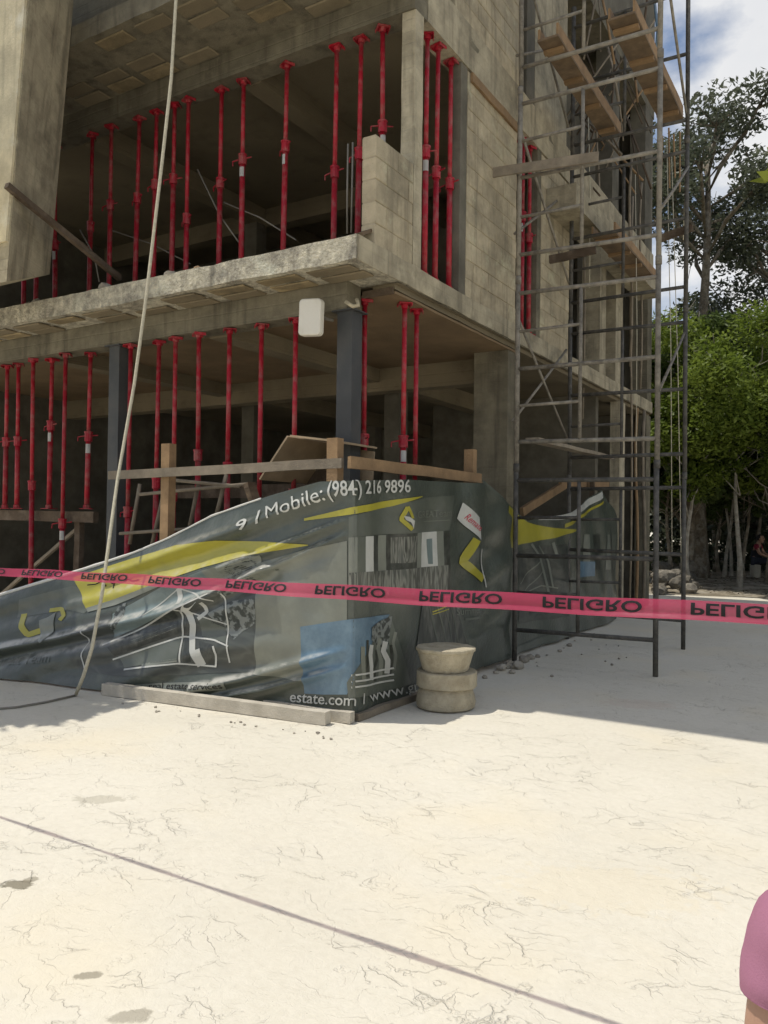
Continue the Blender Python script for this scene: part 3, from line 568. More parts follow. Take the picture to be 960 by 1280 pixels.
tag(MB().tube([at(818, 0, y=12.5), at(822, 40, y=12.5), at(819, 75, y=12.5)], .022, 7).build('blue_hose', 'p_blue', None, True), 'blue hose hanging down behind the scaffold top', 'hose')
# timber edging strip on the wall head beside the scaffold
timber('formwork_strip', 'orange formwork strip nailed along the top of the side block wall', (XS + .02, 7.95, 6.52), (XS + .02, 9.3, 6.52), .03, .10, 'wood', 'formwork')

# ================================================================== FENCE TIMBERS
p0 = at(137, 594, y=5.52); p1 = at(428, 579, y=5.52)
timber('fence_rail', 'weathered pale rail along the front above the sagging banner', p0, p1, .035, .085, 'wood_grey', 'rail')
timber('fence_rail', 'brown rail along the side above the phone number', (-3.66, 5.45, 2.09), (-3.62, 7.95, 2.09), .035, .10, 'wood', 'rail')
for px, py, yy, xx, lb in ((211, 555, 5.59, None, 'square timber post standing behind the front rail, left of the plywood trough'), (419, 548, 5.56, None, 'square timber corner post where the two rails meet'), (588, 562, None, -3.70, 'square timber post at the far end of the side rail')):
    a = at(px, py, y=yy) if yy else at(px, py, x=xx)
    timber('fence_post', lb, (a.x, a.y, 0), (a.x, a.y, a.z), .11, .09, 'wood', 'post', n=8, jit=.004)
timber('fence_post', 'short slanting timber stub beside the plywood trough', at(312, 604, y=6.0), at(322, 640, y=6.0), .12, .06, 'wood_orange', 'post')
# beams and props in the dark behind
for y, x0, x1, z, lb in ((6.37, -11.5, -7.9, 1.635, 'dark horizontal timber behind the red props on the ground floor'),):
    timber('timber_rail', lb, (x0, y, z), (x1, y, z - .02), .08, .13, 'wood_dark', 'timber')
timber('timber_rail', 'dark timber rail further right behind the trestle', (-7.5, 7.2, 1.95), (-4.6, 7.2, 1.93), .08, .16, 'wood_dark', 'timber')
for x in (-10.35, -8.25): timber('upright_timber', 'dark upright timber carrying the rail behind the props', (x, 6.40, 0), (x, 6.40, 1.565), .1, .07, 'wood_dark', 'timber', 'uprights under the dark rail')
timber('timber_brace', 'thin diagonal brace behind the ground floor props', (-10.0, 6.46, .5), (-8.3, 6.46, 1.5), .04, .04, 'wood_grey', 'timber')
# grey trestle of tied poles
tre = thing('pole_trestle', 'grey trestle of tied poles behind the sagging banner', 'trestle', (0, 0, 0))
for pts in (((175, 605), (162, 680)), ((205, 615), (188, 690)), ((283, 593), (268, 655)), ((248, 605), (236, 665))):
    MB().tube([at(*pts[0], y=6.05), at(*pts[1], y=6.05)], .022, 6).build('leg', 'wood_grey', tre, True)
for pts in (((175, 618), (312, 605)), ((150, 667), (250, 660)), ((215, 600), (300, 608))):
    MB().tube([at(*pts[0], y=6.0), at(*pts[1], y=6.0)], .02, 6).build('crossbar', 'wood_grey', tre, True)
# plywood trough (open V-shaped box)
tro = thing('plywood_trough', 'open plywood trough tipped on its side behind the rail', 'trough', (0, 0, 0))
def sheet(pts, th, m, parent, nm):
    pts = [Vector(p) for p in pts]; n_ = (pts[1] - pts[0]).cross(pts[3] - pts[0]).normalized() * th
    return MB().hexa([p for p in pts] + [p + n_ for p in pts]).build(nm, m, parent)
A, B_, Cc, D = at(360, 546, y=5.75), at(415, 552, y=5.75), at(360, 546, y=6.5), at(415, 552, y=6.5)
E_, F_ = at(325, 600, y=5.75), at(325, 600, y=6.5)
G_ = at(388, 612, y=5.75)
sheet([E_, A, A + Vector((0, .75, 0)), E_ + Vector((0, .75, 0))], .018, 'ply', tro, 'side_panel')
sheet([A + Vector((.02, 0, .0)), B_, B_ + Vector((0, .75, 0)), A + Vector((.02, .75, 0))], .018, 'ply', tro, 'side_panel')
sheet([A + Vector((.0, .7, -.02)), B_ + Vector((0, .7, -.03)), G_ + Vector((.2, .7, 0)), G_ + Vector((-.05, .7, 0))], .018, 'ply', tro, 'end_panel')
sheet([E_ + Vector((0, .72, 0)), A + Vector((0, .72, 0)), G_ + Vector((0, .72, .1)), G_ + Vector((-.3, .72, -.05))], .018, 'wood_dark', tro, 'end_panel')
# bottom battens of the fence
q0, q1 = at(131, 868, z=.0), at(405, 908, z=.0)
timber('ground_batten', 'long pale squared timber lying on the paving along the banner foot', (q0.x, q0.y, .055), (q1.x, q1.y + .05, .055), .09, .10, 'wood_pale', 'timber', n=10, jit=.003)
timber('ground_batten', 'short squared timber holding the banner corner down', (-4.35, 5.27, .05), (-3.50, 5.31, .05), .07, .085, 'wood_pale', 'timber')
timber('ground_batten', 'squared timber under the side banner running back from the corner', (-3.51, 5.38, .035), (-3.50, 6.4, .03), .05, .06, 'wood_grey', 'timber')
# stick leaning at the left on the upper floor and loose rebar
timber('leaning_timber', 'dark timber sloping down across the slanted fin onto the slab', at(8, 232, y=4.8), at(150, 348, y=6.3), .06, .06, 'wood_dark', 'timber')
for pts, yy in ((((247, 212), (275, 270), (300, 305)), 6.9), (((140, 288), (190, 305), (238, 330)), 7.0), (((280, 253), (325, 272), (370, 300)), 7.2), (((100, 287), (118, 320), (124, 352)), 6.7), (((435, 180), (434, 240), (434, 292)), 6.6), (((441, 178), (440, 240), (439, 291)), 6.6)):
    tag(MB().tube([at(*q, y=yy) for q in pts], .009, 6).build('rebar', 'wire', None, True), 'thin bent steel rod sticking up behind the slab edge', 'rebar', 'loose rods on the upper floor')
r2 = random.Random(5)
for i in range(26):                                   # debris on the slab edge
    x = r2.uniform(-9.5, -4.2); y = YS + r2.uniform(.06, .5); s = r2.uniform(.025, .08)
    b = bmesh.new(); bmesh.ops.create_icosphere(b, subdivisions=1, radius=s)
    for v in b.verts: v.co = v.co * (1 + .5 * noise.noise(v.co * 20 + Vector((i, 0, 0)))); v.co.z *= .6
    o = from_bm('debris_lump', b, r2.choice(['stone', 'wood', 'conc_rough'])); o.location = (x, y, Z1t + s * .45 + .01); tag(o, 'lump of rubble lying along the upper slab edge', 'rubble', 'rubble along the slab edge')
timber('board', 'short orange board lying on the slab by the block stub', at(448, 293, y=5.9), at(466, 288, y=6.1), .1, .03, 'wood_orange', 'board')
# white panel antenna on the steel column
ant = thing('panel_antenna', 'off-white rounded plastic panel hung beside the dark steel column', 'antenna', (0, 0, 0))
pa = at(389, 397, y=5.95)
def rounded(w_, h_, r_, n_=6):
    out = []
    for cx_, cz_, a0 in ((w_ / 2 - r_, h_ / 2 - r_, 0), (-w_ / 2 + r_, h_ / 2 - r_, 90), (-w_ / 2 + r_, -h_ / 2 + r_, 180), (w_ / 2 - r_, -h_ / 2 + r_, 270)):
        out += [(cx_ + r_ * math.cos(math.radians(a0 + 90 * k / n_)), cz_ + r_ * math.sin(math.radians(a0 + 90 * k / n_))) for k in range(n_ + 1)]
    return out
hb = MB(); rings = [(.20, .31, .03, -.040), (.222, .332, .036, -.034), (.23, .34, .04, -.022), (.23, .34, .04, .004), (.222, .332, .036, .005), (.222, .332, .036, .012), (.23, .34, .04, .013), (.23, .34, .04, .034)]
nn = len(rounded(1, 1, .1)); hv = [(x_, y_, z_) for w_, h_, r_, y_ in rings for x_, z_ in rounded(w_, h_, r_)]
hb.add(hv, [(i * nn + j, i * nn + (j + 1) % nn, (i + 1) * nn + (j + 1) % nn, (i + 1) * nn + j) for i in range(len(rings) - 1) for j in range(nn)] + [tuple(range(nn)), tuple(reversed(range((len(rings) - 1) * nn, len(rings) * nn)))])
o = hb.build('housing', 'pad', ant, True); o.data.set_sharp_from_angle(angle=math.radians(40)); o.location = pa; o.rotation_euler = (.05, .05, .16)
b = MB().box(-.10, .10, .038, .045, -.14, .14); o = b.build('back_plate', 'conc_light', ant); o.location = pa; o.rotation_euler = (.05, .05, .16)
MB().tube([pa + Vector((.02, .05, .02)), Vector((pc.x - .12, 6.2, pa.z + .02))], .016, 8).build('bracket', 'scaf', ant, True)
tag(MB().tube([at(432, 377, y=6.1), at(441, 383, y=6.12), at(448, 382, y=6.14), at(446, 374, y=6.15)], .02, 6).build('rag', 'conc_light', None, True), 'crumpled pale scrap stuck on top of the dark steel column', 'scrap')

# ================================================================== ROPE AND TAPE
rp = [(221, -160, 5.52), (220, 0, 5.5), (214, 100, 5.5), (203, 200, 5.48), (183, 370, 5.42), (168, 480, 5.36), (147, 600, 5.22), (140, 650, 5.0), (128, 740, 4.84), (115, 810, 4.70), (104, 846, 4.66)]
pts = [at(a, b, y=c) for a, b, c in rp] + [at(95, 868, z=.02)]
rope = MB().tube(pts, .016, 9).build('rope', 'rope', None, True); tag(rope, 'pale rope hanging down the front to the ground', 'rope')
pts = [at(a, b, z=.012) for a, b in ((95, 869), (60, 877), (20, 884), (-60, 890))]
tag(MB().tube(pts, .010, 7).build('cable', 'wire', None, True), 'thin grey cable trailing over the paving from the rope end', 'cable')
tape_root = None
TY = 2.37
def tape_pt(s, v):
    """s = world X along the tape, v = -.5..+.5 across its width (up positive)"""
    k = max(0, min(1, (-1.3 - s) / 2.4)); tw = .06 + .45 * k + .10 * math.sin(s * 2.3) + .06 * math.sin(s * 5.7)      # more twisted towards the far end
    wd = .054 - .014 * k; z = 1.372 + .012 * s + .005 * math.sin(s * 1.3) + .0015 * math.sin(s * 11) - .0 * k
    cur = .006 * math.cos(v * math.pi) * (1 - k)
    fold = .006 * math.sin(s * 9) * v - (max(0, -.22 - v) * .05) * (1 - k)
    return Vector((s, TY + v * wd * math.sin(tw) - cur + fold, z + v * wd * math.cos(tw)))
tb = MB(); ns, nv = 260, 14
vs_ = [tape_pt(-9 + 11 * i / ns, -.5 + j / nv) for i in range(ns + 1) for j in range(nv + 1)]
tb.add(vs_, [(i * (nv + 1) + j, (i + 1) * (nv + 1) + j, (i + 1) * (nv + 1) + j + 1, i * (nv + 1) + j + 1) for i in range(ns) for j in range(nv)])
tape = tb.build('barrier_tape', 'tape', None, True); tag(tape, 'pink plastic danger tape with black upside-down lettering stretched across the yard', 'barrier tape')
def text_points(body, offset=0.0):
    cu = bpy.data.curves.new('txt', 'FONT'); cu.body = body; cu.size = 1; cu.offset = 0 if 'M' in body else offset; cu.resolution_u = 3
    o = bpy.data.objects.new('txt', cu); C.objects.link(o); dg = bpy.context.evaluated_depsgraph_get(); me = o.evaluated_get(dg).to_mesh()
    bm = bmesh.new(); bm.from_mesh(me); bmesh.ops.triangulate(bm, faces=bm.faces); bmesh.ops.subdivide_edges(bm, edges=[e for e in bm.edges if e.calc_length() > .15], cuts=2, use_grid_fill=False)
    bmesh.ops.triangulate(bm, faces=bm.faces); bm.verts.ensure_lookup_table()
    v = [tuple(x.co) for x in bm.verts]; f = [tuple(i.index for i in q.verts) for q in bm.faces]
    xs = [p[0] for p in v]; x0, x1 = min(xs), max(xs)
    bm.free(); C.objects.unlink(o); bpy.data.objects.remove(o); bpy.data.curves.remove(cu)
    return [((p[0] - x0) / (x1 - x0), p[1] / .70) for p in v], f
tv, tf = text_points('PELIGRO', .022)
for k in range(-3, 18):
    s0 = -.43 - .433 * k; b = MB()
    if s0 < -8.6: break
    pv = []
    for u, v in tv:
        s = s0 + u * .30; vv_ = .36 - v * .60          # printed upside down: mirrored top to bottom
        q = tape_pt(s, vv_); pv.append(q + Vector((0, -.0022, -.0)))
    b.add(pv, tf); b.build('printed_word', 'black', tape)

# ================================================================== BANNER
CX, CY = -3.53, 5.35                                    # corner of the fence
DF = Vector((-.9885, -.151, 0)); NF = Vector((.151, -.9885, 0))     # along the front (to the left), outward normal
def px_to_face(px, py):
    """photograph point -> ('F'|'S', a, z) on the front or side plane of the fence"""
    r = AX @ np.array([(px - 480) / FPX, (py - 640) / FPX, 1.0])
    t = (NF.x * CX + NF.y * CY) / (NF.x * r[0] + NF.y * r[1]); P = Vector((r[0] * t, r[1] * t, CAMH + r[2] * t))
    a = (P - Vector((CX, CY, 0))).dot(DF)
    if a >= 0: return 'F', a, P.z
    t = CX / r[0]; return 'S', r[1] * t - CY, CAMH + r[2] * t
def poly_az(pts): return [px_to_face(*p)[1:] for p in pts]
RIDGES = [(poly_az([(-40, 822), (0, 812), (60, 800), (130, 783), (200, 766), (255, 746), (330, 712)]), .075, .05), (poly_az([(300, 725), (360, 700), (433, 668)]), .035, .026), (poly_az([(270, 712), (330, 690), (433, 650)]), .034, .026),
          (poly_az([(240, 862), (300, 850), (350, 836), (436, 812)]), .05, .035), (poly_az([(262, 874), (330, 862), (380, 848), (437, 833)]), .04, .03), (poly_az([(100, 722), (200, 690), (300, 660), (425, 612)]), .035, .05), (poly_az([(60, 760), (160, 735), (300, 700)]), .02, .05)]
def seg_dist(p, poly):
    best = 9; s_ = 0
    for (x0, y0), (x1, y1) in zip(poly, poly[1:]):
        dx, dy = x1 - x0, y1 - y0; t = max(0, min(1, ((p[0] - x0) * dx + (p[1] - y0) * dy) / (dx * dx + dy * dy)))
        ex, ey = p[0] - x0 - t * dx, p[1] - y0 - t * dy; d = math.hypot(ex, ey)
        if d < best: best = d; s_ = ey
    return best, s_
def sstep(x, a, b):
    t = max(0, min(1, (x - a) / (b - a))); return t * t * (3 - 2 * t)
def fold(face, a, z):
    e = sstep(a, 0, .35)
    if face == 'F':
        q = z + .30 * a; d = .016 * math.sin(q * 17 + 2.2 * noise.noise((a * .9, z * 1.5, 0))) * sstep(a, .3, 1.2) + .03 * noise.noise((a * 1.1, z * 1.6, 4)) + .008 * noise.noise((a * 5, z * 7, 2))
        for poly, amp, wd in RIDGES:
            dd, sg = seg_dist((a, z), poly)
            if dd < .35: d += amp * math.exp(-(dd / wd) ** 2) - .35 * amp * math.exp(-((dd - .09) / .06) ** 2) * (1 if sg < 0 else .2)
        lean = -.34 * z * sstep(a, .5, 3.2)
        return d * e + lean
    d = .014 * math.sin(a * 9 + 1.5 * noise.noise((a, z, 3))) + .02 * noise.noise((a * 1.4, z * 1.8, 8)) + .012 * math.sin((z - .4 * a) * 12 + a) * sstep(a, 1.5, 2.6)
    return d * e
def face_pt(face, a, z, off=0.0):
    d = fold(face, a, z) + off
    if face == 'F': return Vector((CX, CY, z)) + DF * a + NF * d
    return Vector((CX + d, CY + a, z))
def interp(poly, x):
    if x <= poly[0][0]: return poly[0][1]
    for (x0, y0), (x1, y1) in zip(poly, poly[1:]):
        if x <= x1: return y0 + (y1 - y0) * (x - x0) / (x1 - x0)
    return poly[-1][1]
TOPF = sorted(poly_az([(-120, 770), (-60, 757), (0, 737), (60, 717), (130, 694), (180, 674), (250, 644), (330, 621), (400, 602)])) ; TOPF = [(0, 1.93)] + TOPF
TOPS = [(0, 1.93), (.8, 1.98), (1.6, 2.0), (2.52, 2.03), (3.4, 1.62)]
LF, LS = 4.9, 3.3
def grid_mesh(name, m, fn, nu, nv, parent, smooth=True):
    b = MB(); b.add([fn(i / nu, j / nv) for i in range(nu + 1) for j in range(nv + 1)], [(i * (nv + 1) + j, (i + 1) * (nv + 1) + j, (i + 1) * (nv + 1) + j + 1, i * (nv + 1) + j + 1) for i in range(nu) for j in range(nv)])
    return b.build(name, m, parent, smooth)
ban = thing('banner', 'large grey-green printed vinyl banner wrapped round the fence corner, sagging at its left', 'banner', (CX, CY, 0))
ban.location = (0, 0, 0)
grid_mesh('front_sheet', 'tarp', lambda u, v: face_pt('F', u * LF, .02 + v * (interp(TOPF, u * LF) - .02)), 380, 120, ban)
def side_bottom(a): return .02 + .05 * sstep(a, .2, 1.2)
grid_mesh('side_sheet', 'tarp', lambda u, v: face_pt('S', u * LS, side_bottom(u * LS) + v * (interp(TOPS, u * LS) - side_bottom(u * LS))), 110, 60, ban)
# rolled white hem at the sagging top edge
hem = MB(); hp = [face_pt('F', a, interp(TOPF, a) + .0) for a in [.9 + 4.0 * k / 60 for k in range(61)]]
hem.tube(hp, [.009 + .009 * sstep(k, 8, 40) + .006 * noise.noise((k * .4, 1, 1)) for k in range(61)], 6); hem.build('hem', 'tarp_edge', ban, True)
# print: shapes given as two edges (top and bottom) traced along the sheet
def resample(pts, n):
    L_ = [0]
    for p, q in zip(pts, pts[1:]): L_.append(L_[-1] + math.hypot(q[0] - p[0], q[1] - p[1]))
    out = []
    for i in range(n + 1):
        t = L_[-1] * i / n
        for k in range(len(pts) - 1):
            if t <= L_[k + 1] + 1e-9:
                f = (t - L_[k]) / max(1e-9, L_[k + 1] - L_[k]); out.append((pts[k][0] + (pts[k + 1][0] - pts[k][0]) * f, pts[k][1] + (pts[k + 1][1] - pts[k][1]) * f)); break
    return out
FACEF, FACEO = px_to_face, face_pt
def strip(name, m, top, bot, layer=1, nu=None, nv=None, parent=ban):
    ln = sum(math.hypot(q[0] - p[0], q[1] - p[1]) for p, q in zip(top, top[1:])); hh = max(abs(a[1] - b[1]) + abs(a[0] - b[0]) for a, b in zip(resample(top, 4), resample(bot, 4)))
    nu = nu or max(2, int(ln / 2.6)); nv = nv or max(1, int(hh / 2.6))
    T, B2 = resample(top, nu), resample(bot, nu); b = MB(); vs_ = []
    for i in range(nu + 1):
        for j in range(nv + 1):
            x = T[i][0] + (B2[i][0] - T[i][0]) * j / nv; y = T[i][1] + (B2[i][1] - T[i][1]) * j / nv
            vs_.append(FACEO(*FACEF(x, y), (.002 + .0024 * layer)))
    b.add(vs_, [(i * (nv + 1) + j, i * (nv + 1) + j + 1, (i + 1) * (nv + 1) + j + 1, (i + 1) * (nv + 1) + j) for i in range(nu) for j in range(nv)])
    return b.build(name, m, parent, True)
def line_print(name, m, pts, wd, layer=3, parent=ban):
    top = []; bot = []
    for i, p in enumerate(pts):
        q0, q1 = pts[max(0, i - 1)], pts[min(len(pts) - 1, i + 1)]; dx, dy = q1[0] - q0[0], q1[1] - q0[1]; l_ = math.hypot(dx, dy) or 1
        top.append((p[0] + dy / l_ * wd / 2, p[1] - dx / l_ * wd / 2)); bot.append((p[0] - dy / l_ * wd / 2, p[1] + dx / l_ * wd / 2))
    return strip(name, m, top, bot, layer, max(2, int(len(pts) * 4)), 1, parent)
def text_print(body, m, p0, p1, h0, h1=None, layer=4, offset=.0, parent=ban, name='printed_text', slant=0):
    v, f = text_points(body, offset); h1 = h1 or h0; b = MB(); dx, dy = p1[0] - p0[0], p1[1] - p0[1]; l_ = math.hypot(dx, dy); pv = []
    for u, w_ in v:
        h = h0 + (h1 - h0) * u; x = p0[0] + dx * u + (dy / l_) * h * w_ + slant * h * w_; y = p0[1] + dy * u - (dx / l_) * h * w_
        pv.append(FACEO(*FACEF(x, y), (.002 + .0024 * layer)))
    b.add(pv, f); return b.build(name, m, parent)
# -- front: pale photo ground, yellow swoosh, house drawing, pool picture
strip('printed_picture', 'p_pale', [(318, 705), (370, 690), (434, 676)], [(318, 842), (370, 850), (434, 852)], 1)
strip('printed_picture', 'p_grey', [(0, 752), (60, 735), (100, 742)], [(0, 775), (60, 765), (84, 770)], 1)
strip('printed_swoosh', 'p_yellow', [(60, 724), (130, 701), (200, 682), (262, 676), (330, 677), (384, 681)], [(84, 764), (120, 755), (190, 727), (245, 710), (310, 694), (384, 682)], 2)
strip('printed_swoosh', 'p_pale', [(84, 763), (120, 752), (188, 727)], [(88, 768), (124, 759), (190, 732)], 3)
strip('printed_swoosh', 'p_yellow', [(380, 648), (440, 634), (490, 625), (526, 620)], [(380, 651), (440, 643), (490, 633), (526, 621)], 2)
strip('printed_picture', 'p_teal', [(122, 770), (190, 733), (245, 714), (315, 697)], [(128, 800), (200, 768), (250, 742), (315, 730)], 1)
strip('printed_picture', 'p_pale', [(245, 714), (275, 706), (325, 694)], [(262, 740), (290, 732), (325, 722)], 2)
strip('printed_picture', 'ph_house', [(84, 778), (120, 766), (128, 800), (200, 769), (245, 746), (318, 728)], [(70, 815), (90, 838), (140, 846), (200, 846), (260, 842), (318, 840)], 1)
for pts, wd in (([(210, 737), (214, 756)], 7), ([(240, 750), (224, 763), (234, 780), (233, 797), (238, 815), (248, 833)], 8), ([(219, 766), (221, 790), (220, 806), (222, 829)], 2.2), ([(247, 754), (252, 766), (240, 775)], 5), ([(274, 742), (279, 760), (280, 780), (281, 800), (285, 829)], 2), ([(264, 808), (268, 820), (267, 833)], 2.5), ([(134, 826), (180, 810), (220, 797), (262, 800), (284, 808)], 2), ([(150, 838), (190, 833), (220, 830), (268, 834)], 2),
                ([(118, 808), (160, 790), (210, 763), (258, 742)], 2), ([(168, 771), (190, 753), (210, 737)], 1.6), ([(210, 737), (240, 745), (262, 752)], 1.8), ([(213, 763), (240, 770), (280, 782)], 1.6), ([(244, 812), (252, 832)], 6), ([(90, 790), (97, 805), (94, 820), (100, 838)], 1.6)):
    line_print('printed_line', 'p_white', resample(pts, max(4, len(pts) * 3)), wd, 3)
for T_, B_2, m_ in (([(140, 822), (180, 808), (218, 798)], [(150, 836), (185, 830), (218, 826)], 'p_grey'), ([(122, 806), (165, 788), (212, 764)], [(136, 822), (178, 806), (214, 794)], 'p_dark'), ([(224, 768), (226, 796)], [(231, 768), (231, 796)], 'p_dark'), ([(240, 768), (246, 796)], [(276, 784), (280, 804)], 'p_grey'), ([(224, 800), (226, 828)], [(232, 800), (236, 828)], 'p_dark'), ([(244, 802), (252, 830)], [(262, 806), (266, 831)], 'p_dark'), ([(256, 772), (258, 780)], [(274, 778), (276, 786)], 'p_dark')):
    strip('printed_picture', m_, T_, B_2, 2)
line_print('printed_line', 'p_pale', [(155, 805), (180, 796), (212, 784)], 5, 2); line_print('printed_line', 'p_pale', [(172, 833), (196, 829), (218, 826)], 4, 2)
r3 = random.Random(11)
for pts_t, pts_b in (([(270, 722), (285, 703), (318, 694)], [(272, 748), (292, 740), (318, 730)]), ([(252, 768), (285, 752), (318, 748)], [(290, 800), (300, 790), (318, 780)]), ([(124, 772), (130, 758), (138, 756)], [(126, 792), (132, 788), (138, 780)])):
    strip('printed_picture', 'ph_tree', pts_t, pts_b, 2)
# scrawl on the yellow
for pts in ([(80, 734), (90, 733), (97, 729), (104, 727)], [(96, 724), (99, 731), (103, 736)], [(106, 728), (111, 733), (113, 727), (118, 730), (124, 726)], [(112, 728), (114, 738)], [(126, 730), (131, 726), (139, 729), (148, 727)]):
    line_print('scrawl', 'black', resample(pts, 8), 1.5, 4)
# logo at the far left
line_print('printed_logo', 'p_yellow', resample([(8, 770), (10, 784), (20, 796), (36, 790)], 12), 7, 2)
line_print('printed_logo', 'p_yellow', resample([(38, 766), (52, 764), (58, 772), (55, 778)], 10), 5, 2)
strip('printed_logo', 'p_pale', [(30, 778), (40, 774), (47, 768)], [(36, 800), (42, 806), (50, 792)], 3)
text_print('Great Team', 'p_grey', (-14, 833), (55, 829), 13, layer=3)
# pill with the services line
strip('printed_panel', 'p_pale', [(168, 856), (230, 853), (284, 852)], [(168, 864), (230, 864), (284, 862)], 3)
text_print('real estate services', 'black', (184, 862), (281, 860), 8, layer=5)
# pool picture
strip('printed_picture', 'p_blue', [(377, 783), (430, 775), (488, 768)], [(380, 867), (405, 868), (434, 868)], 2)
strip('printed_picture', 'p_grey', [(434, 853), (450, 828), (488, 768)], [(436, 873), (470, 868), (512, 855)], 3)
for x, y0, y1, wd, m_ in ((452, 808, 852, 5, 'p_pale'), (458, 800, 846, 3, 'p_dark'), (464, 806, 850, 6, 'p_white'), (471, 812, 852, 4, 'p_dark'), (476, 798, 846, 5, 'p_pale'), (483, 802, 842, 6, 'p_white'), (489, 806, 846, 3, 'p_dark'), (494, 790, 838, 3, 'p_pale')):
    line_print('printed_figure', m_, resample([(x, y0), (x + r3.uniform(-3, 3), y0 + (y1 - y0) * .3), (x + r3.uniform(-3, 3), y0 + (y1 - y0) * .6), (x + r3.uniform(-2, 2), y1)], 10), wd, 4)
for y in (838, 846, 853): line_print('printed_line', 'p_white', [(440, y + 6), (462, y + 3), (492, y - 3)], 2.2, 5)
strip('printed_picture', 'ph_tree', [(464, 784), (476, 776), (490, 770)], [(464, 800), (474, 808), (486, 812)], 4)
text_print('estate.com', 'p_white', (362, 877), (443, 882), 13, 14, layer=5, offset=.01)
text_print('/ www.gr', 'p_white', (452, 880), (524, 862), 13, 13, layer=5)
# phone number along the top
text_print('9 /', 'p_white', (296, 664), (330, 651), 12, 15, layer=5, offset=.014)
text_print('Mobile:', 'p_white', (336, 648), (409, 625), 16, 20, layer=5, offset=.014)
text_print('(984)', 'p_white', (412, 621), (451, 618), 20, 18, layer=5, offset=.014)
text_print('216 9896', 'p_white', (455, 617), (509, 615), 16.5, 15.5, layer=5, offset=.014)
# right-hand pictures: sitting room and logo panel
strip('printed_panel', 'p_grey', [(436, 646), (480, 634), (530, 622), (568, 619)], [(436, 672), (480, 668), (530, 666), (561, 663)], 1)
line_print('printed_logo', 'p_yellow', resample([(513, 668 - 6), (500, 649), (507, 634)], 10), 5, 3); line_print('printed_logo', 'p_yellow', resample([(507, 633), (511, 642), (513, 648)], 6), 3, 3)
strip('printed_logo', 'p_white', [(503, 645), (509, 646), (515, 651)], [(505, 650), (511, 653), (514, 661)], 4)
text_print('GREATeam', 'p_pale', (519, 648), (563, 645), 9, layer=4); line_print('printed_line', 'p_pale', [(528, 652), (545, 651), (560, 650)], 1.2, 4)
xs_ = [436, 446, 456, 467, 474, 485, 490, 520, 527, 546, 553, 561]
for k, (a, b2) in enumerate(zip(xs_, xs_[1:])):
    strip('printed_picture', ['p_pale', 'p_grey', 'p_white', 'p_dark', 'p_pale', 'p_dark', 'p_dark', 'p_pale', 'p_white', 'p_pale', 'p_dark'][k], [(a, 672 - (a - 436) * .07), (b2, 672 - (b2 - 436) * .07)], [(a, 740), (b2, 738)], 2)
strip('printed_picture', 'p_teal', [(534, 674), (541, 673)], [(536, 705), (541, 705)], 3)
strip('printed_picture', 'ph_room', [(437, 716), (500, 712), (558, 706)], [(437, 745), (500, 744), (556, 742)], 3)
strip('printed_picture', 'ph_room', [(490, 672), (505, 671), (520, 670)], [(490, 704), (505, 704), (520, 702)], 3)
strip('printed_picture', 'ph_sofa', [(530, 748), (553, 745), (572, 752)], [(518, 812), (550, 815), (584, 806)], 2)
for k in range(5): line_print('printed_line', 'p_grey', [(537 + k * 8, 757), (541 + k * 9, 780), (546 + k * 9, 803)], 1.4, 3)
line_print('printed_line', 'p_yellow', [(540, 765), (548, 761), (556, 757)], 1.5, 4); line_print('printed_line', 'p_yellow', [(540, 768), (550, 764), (558, 761)], 1.2, 4)
text_print('Summer', 'p_pale', (570, 769), (602, 766), 9, layer=3); line_print('printed_line', 'p_grey', [(580, 774), (590, 773), (600, 772)], 3, 3)
strip('white_card', 'p_white', [(579, 628), (598, 647)], [(572, 648), (599, 675)], 4); text_print('Remate', 'p_red', (580, 648), (597, 664), 8, layer=6)
line_print('printed_logo', 'p_yellow', resample([(594, 674), (578, 702), (604, 724)], 14), 10, 3)
line_print('printed_line', 'p_white', [(602, 686), (604, 710), (607, 734)], 1.6, 4)
# ---- second banner further along the side fence
ban2 = thing('banner', 'smaller sagging printed banner with yellow band on the side fence behind the scaffold', 'banner')
XB2 = -3.62
def face2(px, py):
    r = AX @ np.array([(px - 480) / FPX, (py - 640) / FPX, 1.0]); t = XB2 / r[0]; return 'B', r[1] * t, CAMH + r[2] * t
def face2_pt(f, y, z, off=0.0):
    d = .03 * math.sin(y * 3.1) + .022 * noise.noise((y * 1.2, z * 2, 5)) + .014 * math.sin(y * 8 + z * 5); return Vector((XB2 + d + off, y, z))
top2 = sorted([face2(*p)[1:] for p in ((606, 600), (616, 612), (630, 628), (642, 637), (660, 651), (690, 647), (720, 637), (750, 612), (760, 628), (773, 645))])
y0_, y1_ = top2[0][0], top2[-1][0]
grid_mesh('sheet', 'tarp', lambda u, v: face2_pt('B', y0_ + u * (y1_ - y0_), .03 + v * (interp(top2, y0_ + u * (y1_ - y0_)) - .03)), 130, 40, ban2)
FACEF, FACEO = face2, face2_pt
strip('printed_swoosh', 'p_yellow', [(632, 632), (645, 642), (660, 653), (690, 660), (722, 662)], [(620, 692), (641, 682), (660, 679), (690, 673), (722, 663)], 2, 20, 6, ban2)
strip('printed_panel', 'p_white', [(676, 647), (700, 644), (720, 637), (750, 614)], [(676, 650), (700, 650), (720, 645), (752, 622)], 2, 16, 3, ban2)
strip('printed_swoosh', 'p_yellow', [(704, 655), (730, 642), (752, 626)], [(704, 660), (730, 646), (752, 629)], 2, 16, 2, ban2)
strip('printed_picture', 'ph_house', [(645, 690), (680, 682), (708, 680)], [(648, 780), (680, 775), (708, 770)], 1, 16, 10, ban2)
